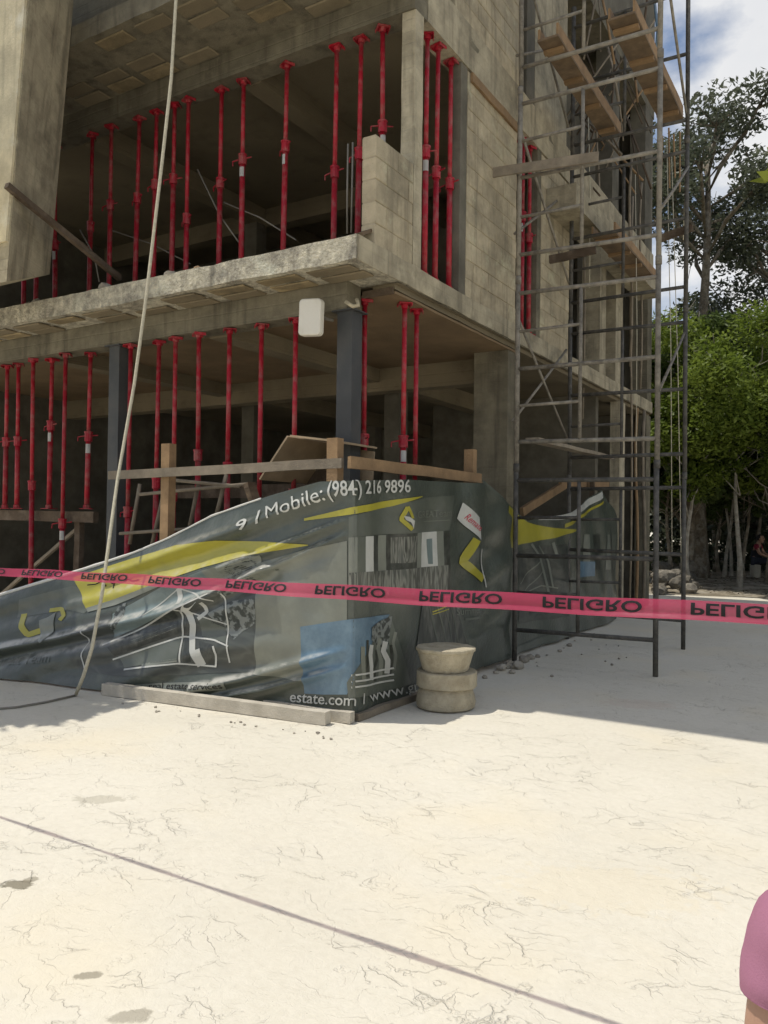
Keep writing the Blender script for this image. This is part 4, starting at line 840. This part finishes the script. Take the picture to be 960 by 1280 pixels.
for a in (722, 732, 743, 755, 764): strip('printed_picture', r3.choice(['p_pale', 'p_grey', 'p_dark']), [(a, 668), (a + 6, 668)], [(a, 712), (a + 6, 712)], 2, 2, 6, ban2)
strip('printed_picture', 'p_blue', [(724, 702), (742, 702)], [(724, 722), (742, 720)], 3, 4, 4, ban2)
for pts, wd in (([(665, 680), (676, 695), (680, 715), (684, 740)], 3), ([(676, 682), (686, 700), (690, 735)], 2), ([(648, 730), (662, 715), (676, 702)], 1.5), ([(655, 740), (668, 728), (680, 712)], 1.3), ([(690, 678), (694, 695)], 3), ([(660, 742), (676, 732), (695, 735)], 1.6)):
    line_print('printed_line', 'p_pale', resample(pts, 10), wd, 3, ban2)
line_print('printed_line', 'p_grey', resample([(640, 815), (680, 800), (720, 788)], 8), 8, 2, ban2)
# timbers that carry the second banner
timber('fence_post', 'thin dark timber post behind the second banner', (-3.75, 12.4, 0), (-3.75, 12.45, 2.35), .07, .06, 'wood_dark', 'post')
timber('fence_rail', 'reddish slanting timber behind the second banner', at(652, 640, x=-3.85), at(712, 602, x=-3.85), .05, .11, 'wood', 'timber')
timber('fence_rail', 'reddish level timber behind the second banner', at(700, 604, x=-3.85), at(760, 606, x=-3.85), .05, .09, 'wood', 'timber')

# ================================================================== CONCRETE DISCS AND RUBBLE
sp_ = at(557, 884, z=.0); sx, sy_ = sp_.x, sp_.y
z = 0
for prof, lb, dx in (([(.225, 0), (.25, .015), (.258, .06), (.25, .11), (.228, .18), (.222, .186)], 'bottom disc of the stack, barrel-sided dusty concrete', 0),
                     ([(.255, 0), (.263, .006), (.263, .128), (.256, .135)], 'middle disc of the stack, straight-sided dusty concrete', .004),
                     ([(.19, 0), (.198, .006), (.243, .165), (.256, .175), (.258, .196), (.252, .202), (.05, .198)], 'top piece of the stack, tapered like an upturned pot', -.004)):
    o = MB().lathe(prof, 56, .03).build('concrete_disc', 'disc', None, True); o.location = (sx + dx, sy_ + dx * 2, z + .002); o.rotation_euler.z = z * 9; tag(o, lb + ' beside the banner', 'concrete disc')
    o.data.set_sharp_from_angle(angle=math.radians(32))
    for v in o.data.vertices: v.co += Vector(noise.noise_vector(v.co * 14 + Vector((z, 0, 0)))) * .004
    z += prof[-1][1] if prof[-1][0] > .1 else .2
def stone(name, loc, s, seed, label, group, m='stone', fl=.7, cat='stone'):
    b = bmesh.new(); bmesh.ops.create_icosphere(b, subdivisions=2, radius=s)
    for v in b.verts:
        q = v.co.normalized(); k = 1 + .45 * noise.noise(q * 1.7 + Vector((seed, seed * 3, 0))) + .15 * noise.noise(q * 5 + Vector((seed, 0, 2)))
        v.co = q * s * k; v.co.z *= fl
    o = from_bm(name, b, m); o.location = (loc[0], loc[1], loc[2] + s * fl * .72); o.rotation_euler.z = seed; return tag(o, label, cat, group)
for k, (px, py, s) in enumerate(((627, 838, .06), (636, 835, .07), (646, 836, .075), (655, 828, .07), (663, 824, .05), (640, 842, .035), (620, 842, .03), (672, 822, .035), (690, 846, .02), (606, 848, .03), (700, 815, .03), (712, 808, .035))):
    p = at(px, py, z=0); stone('rubble_stone', p, s, k * 1.7, 'broken stone at the scaffold foot beside the side banner', 'stones at the scaffold foot')
r4 = random.Random(21)
for k in range(44):
    p = at(r4.uniform(818, 862), r4.uniform(722, 745), z=0); stone('rubble_stone', (p.x, p.y, r4.uniform(0, .35) if k > 16 else 0), r4.uniform(.09, .24), k * 2.3, 'rough limestone lump in the rubble heap behind the scaffold', 'rubble heap', 'stone_dark', .75)
for k in range(30):
    p = at(r4.uniform(860, 958), r4.uniform(722, 736), z=0); stone('rubble_stone', p, r4.uniform(.04, .13), k * 3.1, 'loose pale stone on the wooded ground by the trees', 'loose stones by the trees', fl=.6)
# small litter along the foot of the banner and yard
for k in range(26):
    p = at(r4.uniform(630, 790), r4.uniform(792, 835), z=0)
    stone('pebble', p, r4.uniform(.008, .02), k * 1.3, 'small stone chip scattered on the shaded paving', 'stone chips')
for k in range(22):
    x = r4.uniform(150, 430); p = at(x, 872 + (x - 130) * .155 + r4.uniform(2, 9), z=0); stone('pebble', p, r4.uniform(.006, .014), k * 1.9, 'small mortar chip beside the long ground timber', 'mortar chips')

# ================================================================== TREES
def leaves_mesh(name, pts, size, m, seed, flat=.6):
    g = np.random.default_rng(seed); n = len(pts); P = np.asarray(pts)
    nrm = g.normal(size=(n, 3)); nrm[:, 2] = np.abs(nrm[:, 2]) + flat; nrm /= np.linalg.norm(nrm, axis=1)[:, None]
    a = np.cross(nrm, g.normal(size=(n, 3))); a /= np.linalg.norm(a, axis=1)[:, None]; b = np.cross(nrm, a)
    s = size * g.uniform(.55, 1.25, n)[:, None]; w = s * .42
    V = np.empty((n, 4, 3)); V[:, 0] = P - a * s; V[:, 1] = P + b * w - nrm * s * .12; V[:, 2] = P + a * s; V[:, 3] = P - b * w - nrm * s * .12
    me = bpy.data.meshes.new(name); me.vertices.add(n * 4); me.vertices.foreach_set('co', V.ravel()); me.loops.add(n * 4); me.loops.foreach_set('vertex_index', np.arange(n * 4)); me.polygons.add(n); me.polygons.foreach_set('loop_start', np.arange(n) * 4); me.update(calc_edges=True); me.materials.append(M[m]); return me
def tree(label, x, y, h, cz, rx, rz, nleaf, leaf, lm, seed, tr=.16, bark='bark', clump=.65, nclump=26, lean=(0, 0), group='trees beyond the building', name='tree', cat='tree'):
    g = random.Random(seed); t = thing(name, label, cat, (x, y, 0), 0, group)
    tb_ = MB(); top = Vector((lean[0], lean[1], cz + rz * .3)); base = Vector((0, 0, -.1)); pts = []; rs = []
    for k in range(8):
        f = k / 7; pts.append(base.lerp(top, f) + Vector((.18 * math.sin(f * 5 + seed), .18 * math.cos(f * 4 + seed * 2), 0)) * f * (1 - f) * 3); rs.append(tr * (1.5 - .5 * min(1, f * 6)) * (1 - .75 * f))
    tb_.tube(pts, rs, 9)
    cl = []
    for k in range(nclump):
        while True:
            q = Vector((g.uniform(-1, 1), g.uniform(-1, 1), g.uniform(-1, 1)))
            if .25 < q.length < 1: break
        q = Vector((q.x * rx * (1 + .2 * g.uniform(-1, 1)) + lean[0], q.y * rx + lean[1], cz + q.z * rz)); cl.append((q, clump * g.uniform(.6, 1.4)))
    lb = MB()
    for k, (q, r) in enumerate(cl):
        if k % 2 == 0 or k < 14:
            f = min(.95, max(.3, (q.z - rz * .6) / (cz + rz * .3))); o = base.lerp(top, f); mid = o.lerp(q, .5) + Vector((g.uniform(-.3, .3), g.uniform(-.3, .3), -.2 * g.random()))
            lb.tube([o, mid, q], [tr * .42 * (1.1 - f), tr * .25, .015], 6)
            for e in range(3):
                d = Vector((g.gauss(0, 1), g.gauss(0, 1), g.gauss(.3, .8))).normalized() * r * 1.1; lb.tube([mid.lerp(q, .6), q + d * .6, q + d], [tr * .16, .012, .006], 5)
    tb_.build('trunk', bark, t, True); lb.build('limbs', bark, t, True)
    L_ = []
    tot = sum(r ** 2 for _, r in cl)
    for q, r in cl:
        for k in range(int(nleaf * r * r / tot)):
            d = Vector((g.gauss(0, 1), g.gauss(0, 1), g.gauss(0, 1))); d = d.normalized() * r * (g.random() ** .45) * Vector((1, 1, 1)).length / 1.732
            L_.append((q.x + d.x, q.y + d.y, q.z + d.z * .72))
    link('crown', leaves_mesh('crown', L_, leaf, lm, seed), t)
    return t
def atg(px, y): p = at(px, 640, y=y); return p.x
tree('tall open-crowned tree with bare forking limbs against the sky behind the scaffold', atg(872, 24.3), 24.3, 14, 11.5, 3.1, 2.2, 13000, .095, 'leaf_hazy', 3, .25, 'bark', .75, 30, (.2, 0))
tree('tall dark tree whose crown fills the gap right of the tall open tree', atg(1000, 27), 27, 13, 10.6, 3.0, 3.2, 12000, .095, 'leaf_hazy', 8, .22, 'bark', .8, 30)
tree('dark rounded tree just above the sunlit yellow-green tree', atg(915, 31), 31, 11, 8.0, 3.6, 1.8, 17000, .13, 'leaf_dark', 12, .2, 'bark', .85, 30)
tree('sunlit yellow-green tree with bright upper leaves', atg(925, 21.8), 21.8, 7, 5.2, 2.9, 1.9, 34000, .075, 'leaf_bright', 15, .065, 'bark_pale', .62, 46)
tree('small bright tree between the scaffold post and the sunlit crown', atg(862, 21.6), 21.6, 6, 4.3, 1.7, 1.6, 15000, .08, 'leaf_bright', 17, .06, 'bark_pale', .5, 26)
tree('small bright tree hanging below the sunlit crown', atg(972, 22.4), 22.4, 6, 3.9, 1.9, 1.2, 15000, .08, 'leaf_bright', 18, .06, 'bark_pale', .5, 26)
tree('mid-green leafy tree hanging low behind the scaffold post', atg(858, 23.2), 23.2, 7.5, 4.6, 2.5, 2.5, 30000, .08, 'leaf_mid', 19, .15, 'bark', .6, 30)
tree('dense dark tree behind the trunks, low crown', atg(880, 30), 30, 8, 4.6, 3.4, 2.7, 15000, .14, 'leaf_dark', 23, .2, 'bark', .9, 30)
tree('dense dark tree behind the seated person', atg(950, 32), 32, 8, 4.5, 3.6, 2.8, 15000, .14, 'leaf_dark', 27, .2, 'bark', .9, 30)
tree('slender pale-barked sapling with a forked stem', atg(905, 25.2), 25.2, 7, 5.8, 1.3, 1.2, 3500, .11, 'leaf_mid', 31, .05, 'bark_pale', .5, 12, (.3, 0))
tree('slender pale-barked sapling leaning beside the forked one', atg(915, 26), 26, 7, 6.0, 1.3, 1.2, 3500, .11, 'leaf_mid', 33, .045, 'bark_pale', .5, 12, (-.4, 0))
for k, (px, y) in enumerate(((836, 29), (895, 28.5), (932, 29), (948, 27.5), (990, 28))):
    tree('thin dark trunk with a small crown in the wood behind the yard', atg(px, y), y, 8, 6.4, 1.8, 1.6, 5000, .13, 'leaf_dark', 40 + k, .06, 'bark', .7, 14, group='thin trees in the wood')
for k, (x, y) in enumerate(((3.5, 26), (6.5, 22), (9, 30), (-9, 24), (-14, 26), (12, 20))):
    tree('broad green tree at the edge of the wood', x, y, 9, 6.4, 3.0, 3.0, 9000, .16, 'leaf_mid', 60 + k, .2, 'bark', .95, 26, group='trees at the edge of the wood')
for k, (px, y, cz) in enumerate(((838, 22.6, 3.2), (868, 25.5, 3.4), (900, 27.0, 3.3), (930, 24.5, 3.6), (958, 23.6, 3.4), (985, 24.5, 3.2))):
    tree(['low leafy tree close behind the scaffold post', 'low leafy tree behind the thick trunk', 'low leafy tree behind the forked saplings', 'low leafy tree under the sunlit crown', 'low leafy tree above the seated person', 'low leafy tree right of the seated person'][k], atg(px, y), y, 5, cz, 1.7, 1.3, 11000, .085, 'leaf_mid', 90 + k, .06, 'bark', .5, 24, group='low trees under the sunlit crown')
# near branches: a tree at the right whose leaf tips enter the picture, one at the left that shades the rope's foot
tree('young lime-green tree whose leaf tips hang beside the yard', 0.51, 6.75, 5.2, 4.35, 1.02, .6, 900, .10, 'leaf_lime', 71, .06, 'bark_pale', .4, 12, group='trees in the yard')
tree('leafy tree left of the yard shading the rope end', -8.7, 2.95, 6.2, 5.2, 1.45, .7, 6500, .13, 'leaf_mid', 77, .1, 'bark', .55, 18, group='trees in the yard')
# far wood as one mass and low undergrowth
g = np.random.default_rng(5); n = 60000
X_ = g.uniform(-22, 34, n); Y_ = 36 + g.uniform(0, 9, n) ; Z_ = g.uniform(.1, 1, n) ** .8 * (6.2 + 1.8 * np.sin(X_ * .5) + 1.2 * np.sin(X_ * 1.3 + 2))
tag(link('far_wood', leaves_mesh('far_wood', np.stack([X_, Y_, Z_], 1), .34, 'leaf_dark', 5)), 'dark mass of the wood far behind the trees', 'wood', kind='stuff')
n = 30000; X_ = g.uniform(-14, 16, n); Y_ = 27.5 + g.uniform(0, 8, n); Z_ = g.uniform(0, 1, n) ** 1.6 * (2.3 + .8 * np.sin(X_ * 1.1) + .5 * np.sin(X_ * 2.7 + Y_)) + .1
tag(link('undergrowth', leaves_mesh('undergrowth', np.stack([X_, Y_, Z_], 1), .15, 'leaf_dark', 6)), 'low dark undergrowth between the trunks', 'undergrowth', kind='stuff')
n = 5000; X_ = g.uniform(-12, 12, n); Y_ = 20.2 + g.uniform(0, 7, n); Z_ = np.full(n, .30) + .05
ll = leaves_mesh('leaf_litter', np.stack([X_, Y_, np.maximum(.03, .02 + np.minimum(1, (Y_ - 19.5) / 4) * .12)], 1), .05, 'litter', 9, flat=3); tag(link('leaf_litter', ll), 'fallen leaves scattered under the trees', 'leaf litter', kind='stuff')

# ================================================================== PEOPLE
def skin_mesh(verts, edges, radii, root=0, sub=2):
    me = bpy.data.meshes.new('sk'); me.from_pydata(verts, edges, []); o = bpy.data.objects.new('sk', me); C.objects.link(o)
    md = o.modifiers.new('s', 'SKIN'); md.use_smooth_shade = True
    for i, r in enumerate(radii): me.skin_vertices[0].data[i].radius = r if isinstance(r, tuple) else (r, r)
    for i in range(len(verts)): me.skin_vertices[0].data[i].use_root = (i == root)
    sb = o.modifiers.new('d', 'SUBSURF'); sb.levels = sub; sb.render_levels = sub
    out = bpy.data.meshes.new_from_object(o.evaluated_get(bpy.context.evaluated_depsgraph_get())); C.objects.unlink(o); bpy.data.objects.remove(o); return out
def join_meshes(name, mats, items):
    """items: (mesh, matrix, material index) -> one mesh"""
    V = []; F = []; MI = []
    for me, mx_, mi in items:
        o = len(V); V += [tuple(mx_ @ v.co) for v in me.vertices]; F += [tuple(i + o for i in p.vertices) for p in me.polygons]; MI += [mi] * len(me.polygons)
    out = bpy.data.meshes.new(name); out.from_pydata(V, [], F)
    for m in mats: out.materials.append(M[m])
    out.polygons.foreach_set('material_index', MI); out.polygons.foreach_set('use_smooth', [True] * len(F)); return out
def ball(r, seg=20):
    bm = bmesh.new(); bmesh.ops.create_uvsphere(bm, u_segments=seg, v_segments=14, radius=1)
    for v in bm.verts: v.co = Vector((v.co.x * r[0], v.co.y * r[1], v.co.z * r[2]))
    me = bpy.data.meshes.new('b'); bm.to_mesh(me); bm.free(); return me
I4 = Matrix.Identity(4)
def person(label, loc, rotz, H_, J, shirt, sleeve, trousers, extra=1.0):
    """J: joint positions for a figure facing -Y, height units metres at H_=1.7; scaled to H_"""
    s = H_ / 1.7; J = {k: Vector(v) * s for k, v in J.items()}
    t = thing('person', label, 'person', loc, rotz)
    names = ['pelvis', 'waist', 'chest', 'neck0', 'neck1', 'shL', 'elL', 'wrL', 'haL', 'shR', 'elR', 'wrR', 'haR', 'hpL', 'knL', 'anL', 'toL', 'hpR', 'knR', 'anR', 'toR']
    rad = dict(pelvis=(.125, .11), waist=(.115, .10), chest=(.14, .115), neck0=.065, neck1=.055, shL=.062, elL=.043, wrL=.028, haL=(.036, .018), hpL=.088, knL=.060, anL=.042, toL=.038)
    for k in list(rad):
        if k.endswith('L'): rad[k[:-1] + 'R'] = rad[k]
    idx = {n_: i for i, n_ in enumerate(names)}
    E_ = [('pelvis', 'waist'), ('waist', 'chest'), ('chest', 'neck0'), ('neck0', 'neck1')] + [e for S in 'LR' for e in (('chest', 'sh' + S), ('sh' + S, 'el' + S), ('el' + S, 'wr' + S), ('wr' + S, 'ha' + S), ('pelvis', 'hp' + S), ('hp' + S, 'kn' + S), ('kn' + S, 'an' + S), ('an' + S, 'to' + S))]
    rr = [tuple(q * s for q in (rad[n_] if isinstance(rad[n_], tuple) else (rad[n_],) * 2)) for n_ in names]
    body = skin_mesh([J[n_] for n_ in names], [(idx[a], idx[b]) for a, b in E_], rr, 0, 2)
    items = [(body, I4, 0)]
    hc = J['head']
    hm = ball((.075 * s, .095 * s, .115 * s), 24); items.append((hm, Matrix.Translation(hc), 0))
    items.append((ball((.058 * s, .06 * s, .06 * s)), Matrix.Translation(hc + Vector((0, -.03, -.07)) * s), 0))            # jaw
    items.append((ball((.012 * s, .022 * s, .026 * s), 10), Matrix.Translation(hc + Vector((0, -.098, -.012)) * s), 0))     # nose
    items.append((ball((.026 * s, .01 * s, .008 * s), 10), Matrix.Translation(hc + Vector((0, -.088, -.062)) * s), 2))      # mouth
    for q in (-1, 1):
        items.append((ball((.012 * s, .008 * s, .007 * s), 10), Matrix.Translation(hc + Vector((q * .032, -.086, .01)) * s), 1)); items.append((ball((.012 * s, .022 * s, .032 * s), 10), Matrix.Translation(hc + Vector((q * .076, .005, -.01)) * s), 0))
    for S in 'LR':                                                          # fingers
        h = J['ha' + S]; d = (h - J['wr' + S]).normalized(); side = d.cross(Vector((0, 1, 0)) if abs(d.y) < .8 else Vector((0, 0, 1))).normalized(); cu = d.cross(side)
        if S == 'R': cu = -cu
        fw = Vector((0, -1, 0)) - d * d.dot(Vector((0, -1, 0))); fw.normalize(); cu = d.cross(fw) * (1 if S == 'R' else -1)
        for k, ln in enumerate((.070, .080, .074, .058)):
            o = h + fw * (.024 - .016 * k) * s - d * .01 * s; a = o + d * ln * .5 * s; b = a + (d * .85 + cu * .5) * ln * .32 * s; c = b + (d * .6 + cu * .8) * ln * .28 * s
            items.append((skin_mesh([o, a, b, c], [(0, 1), (1, 2), (2, 3)], [.0095 * s, .0085 * s, .008 * s, .007 * s], 0, 1), I4, 0))
        o = J['wr' + S].lerp(h, .4) + fw * .02 * s; a = o + (fw * .8 + d * .5) * .035 * s; b = a + (d * .9 + fw * .25 + cu * .2) * .035 * s
        items.append((skin_mesh([o, a, b], [(0, 1), (1, 2)], [.011 * s, .010 * s, .008 * s], 0, 1), I4, 0))
    link('body', join_meshes('body', ['skin', 'hair', 'maroon'], items), t)
    hair = ball((.083 * s, .10 * s, .11 * s), 24)
    bm = bmesh.new(); bm.from_mesh(hair); bmesh.ops.delete(bm, geom=[v for v in bm.verts if v.co.y < -.045 * s and v.co.z < .055 * s or v.co.z < -.07 * s], context='VERTS')
    for v in bm.verts: v.co *= 1 + .04 * noise.noise(v.co * 40)
    o = from_bm('hair', bm, 'hair', t, True); o.location = hc + Vector((0, .012, .016)) * s
    # shirt: trunk and half sleeves a little larger than the body
    def lerp(a, b, f): return J[a].lerp(J[b], f)
    sv = [J['pelvis'] - (J['waist'] - J['pelvis']) * .1, J['waist'], J['chest'], lerp('chest', 'neck0', .92)]; se = [(0, 1), (1, 2), (2, 3)]; sr = [(.155, .14), (.145, .13), (.168, .142), (.085, .078)]
    me1 = skin_mesh(sv, se, [tuple(q * s for q in r) for r in sr], 0, 2)
    sleeves = []
    for S in 'LR':
        a = J['chest'].lerp(J['sh' + S], .45) + Vector((0, 0, .015)) * s; b = J['sh' + S] + Vector((0, 0, .006)) * s; c = lerp('sh' + S, 'el' + S, .30); d = lerp('sh' + S, 'el' + S, .42)
        dd_ = (d - c).normalized(); sleeves.append(skin_mesh([a, b, c, d - dd_ * .012 * s, d, d + dd_ * .004 * s, d - dd_ * .03 * s], [(0, 1), (1, 2), (2, 3), (3, 4), (4, 5), (5, 6)], [.082 * s, .080 * s, .070 * s, .064 * s, .065 * s, .062 * s, .047 * s], 0, 3))
    def wrinkle(me, amp):
        for v in me.vertices: v.co += Vector(v.normal) * amp * (noise.noise(v.co * 14) + .8 * noise.noise((v.co.x * 9 + v.co.z * 16, v.co.y * 9, v.co.z * 22 - v.co.x * 14)) * 2.2)
    for q in [me1] + sleeves: wrinkle(q, .0045 * s)
    if shirt == sleeve: link('shirt', join_meshes('shirt', [shirt], [(q, I4, 0) for q in [me1] + sleeves]), t)
    else:
        link('shirt', join_meshes('shirt', [shirt], [(me1, I4, 0)]), t)
        for q in sleeves: link('sleeve', join_meshes('sleeve', [sleeve], [(q, I4, 0)]), t)
    tv_ = [J['pelvis'], J['hpL'], J['knL'], lerp('knL', 'anL', .9), J['hpR'], J['knR'], lerp('knR', 'anR', .9)]
    tm = skin_mesh(tv_, [(0, 1), (1, 2), (2, 3), (0, 4), (4, 5), (5, 6)], [tuple(q * s for q in r) for r in ((.14, .125), (.105, .105), (.078, .078), (.062, .062), (.105, .105), (.078, .078), (.062, .062))], 0, 2)
    link('trousers', join_meshes('trousers', [trousers], [(tm, I4, 0)]), t)
    for S in 'LR':
        a = J['an' + S]; d = (J['to' + S] - a); d.z = 0; d.normalize()
        fm = skin_mesh([Vector((a.x, a.y, .045 * s)) - d * .05 * s, Vector((a.x, a.y, .05 * s)) + d * .08 * s, Vector((a.x, a.y, .035 * s)) + d * .17 * s], [(0, 1), (1, 2)], [(.044 * s, .045 * s), (.045 * s, .042 * s), (.042 * s, .032 * s)], 0, 2); link('shoe', join_meshes('shoe', ['black'], [(fm, I4, 0)]), t)
    return t
STAND = dict(pelvis=(0, 0, .93), waist=(0, .0, 1.08), chest=(0, .01, 1.28), neck0=(0, .015, 1.43), neck1=(0, .0, 1.50), head=(0, -.015, 1.58), shL=(.195, .01, 1.375), elL=(.235, .03, 1.09), wrL=(.225, -.05, .85), haL=(.22, -.075, .77),
             shR=(-.195, .01, 1.375), elR=(-.235, .03, 1.09), wrR=(-.225, -.05, .85), haR=(-.22, -.075, .77), hpL=(.095, 0, .88), knL=(.105, -.01, .49), anL=(.11, .02, .08), toL=(.12, -.10, .04), hpR=(-.095, 0, .88), knR=(-.105, -.01, .49), anR=(-.11, .02, .08), toR=(-.12, -.10, .04))
SIT = dict(pelvis=(0, 0, .50), waist=(0, -.02, .65), chest=(0, -.07, .84), neck0=(0, -.10, .99), neck1=(0, -.13, 1.05), head=(0, -.16, 1.13), shL=(.19, -.08, .93), elL=(.25, -.20, .70), wrL=(.12, -.38, .62), haL=(.07, -.43, .60),
           shR=(-.19, -.08, .93), elR=(-.25, -.20, .70), wrR=(-.12, -.38, .62), haR=(-.07, -.43, .60), hpL=(.10, -.06, .49), knL=(.16, -.44, .50), anL=(.14, -.42, .08), toL=(.15, -.54, .04), hpR=(-.10, -.06, .49), knR=(-.16, -.44, .50), anR=(-.14, -.42, .08), toR=(-.15, -.54, .04))
# figure at the right edge, seen from behind, shoulder and sleeve in the picture
def camspace(lat, dep): return Vector((AX[0][0] * lat + AX[0][2] * dep, AX[1][0] * lat + AX[1][2] * dep, 0))
HP = 1.40
pp = camspace(.655, .95)
person('person in a pink T-shirt standing at the yard edge, seen from behind', (pp.x, pp.y, 0), math.pi + YAW - .1, HP, STAND, 'shirt', 'shirt', 'trousers')
ps = at(943, 727, z=0)
person('person in a dark shirt with maroon sleeves sitting on a bucket under the trees', (ps.x, ps.y, .12), YAW + .9, 1.72, SIT, 'shirt_dark', 'maroon', 'trousers')
o = MB().lathe([(.13, 0), (.14, .01), (.155, .36), (.165, .38), (.15, .385)], 20).build('bucket', 'bucket', None, True); o.location = (ps.x + .02, ps.y + .03, .12); tag(o, 'pale upturned bucket under the seated person', 'bucket')
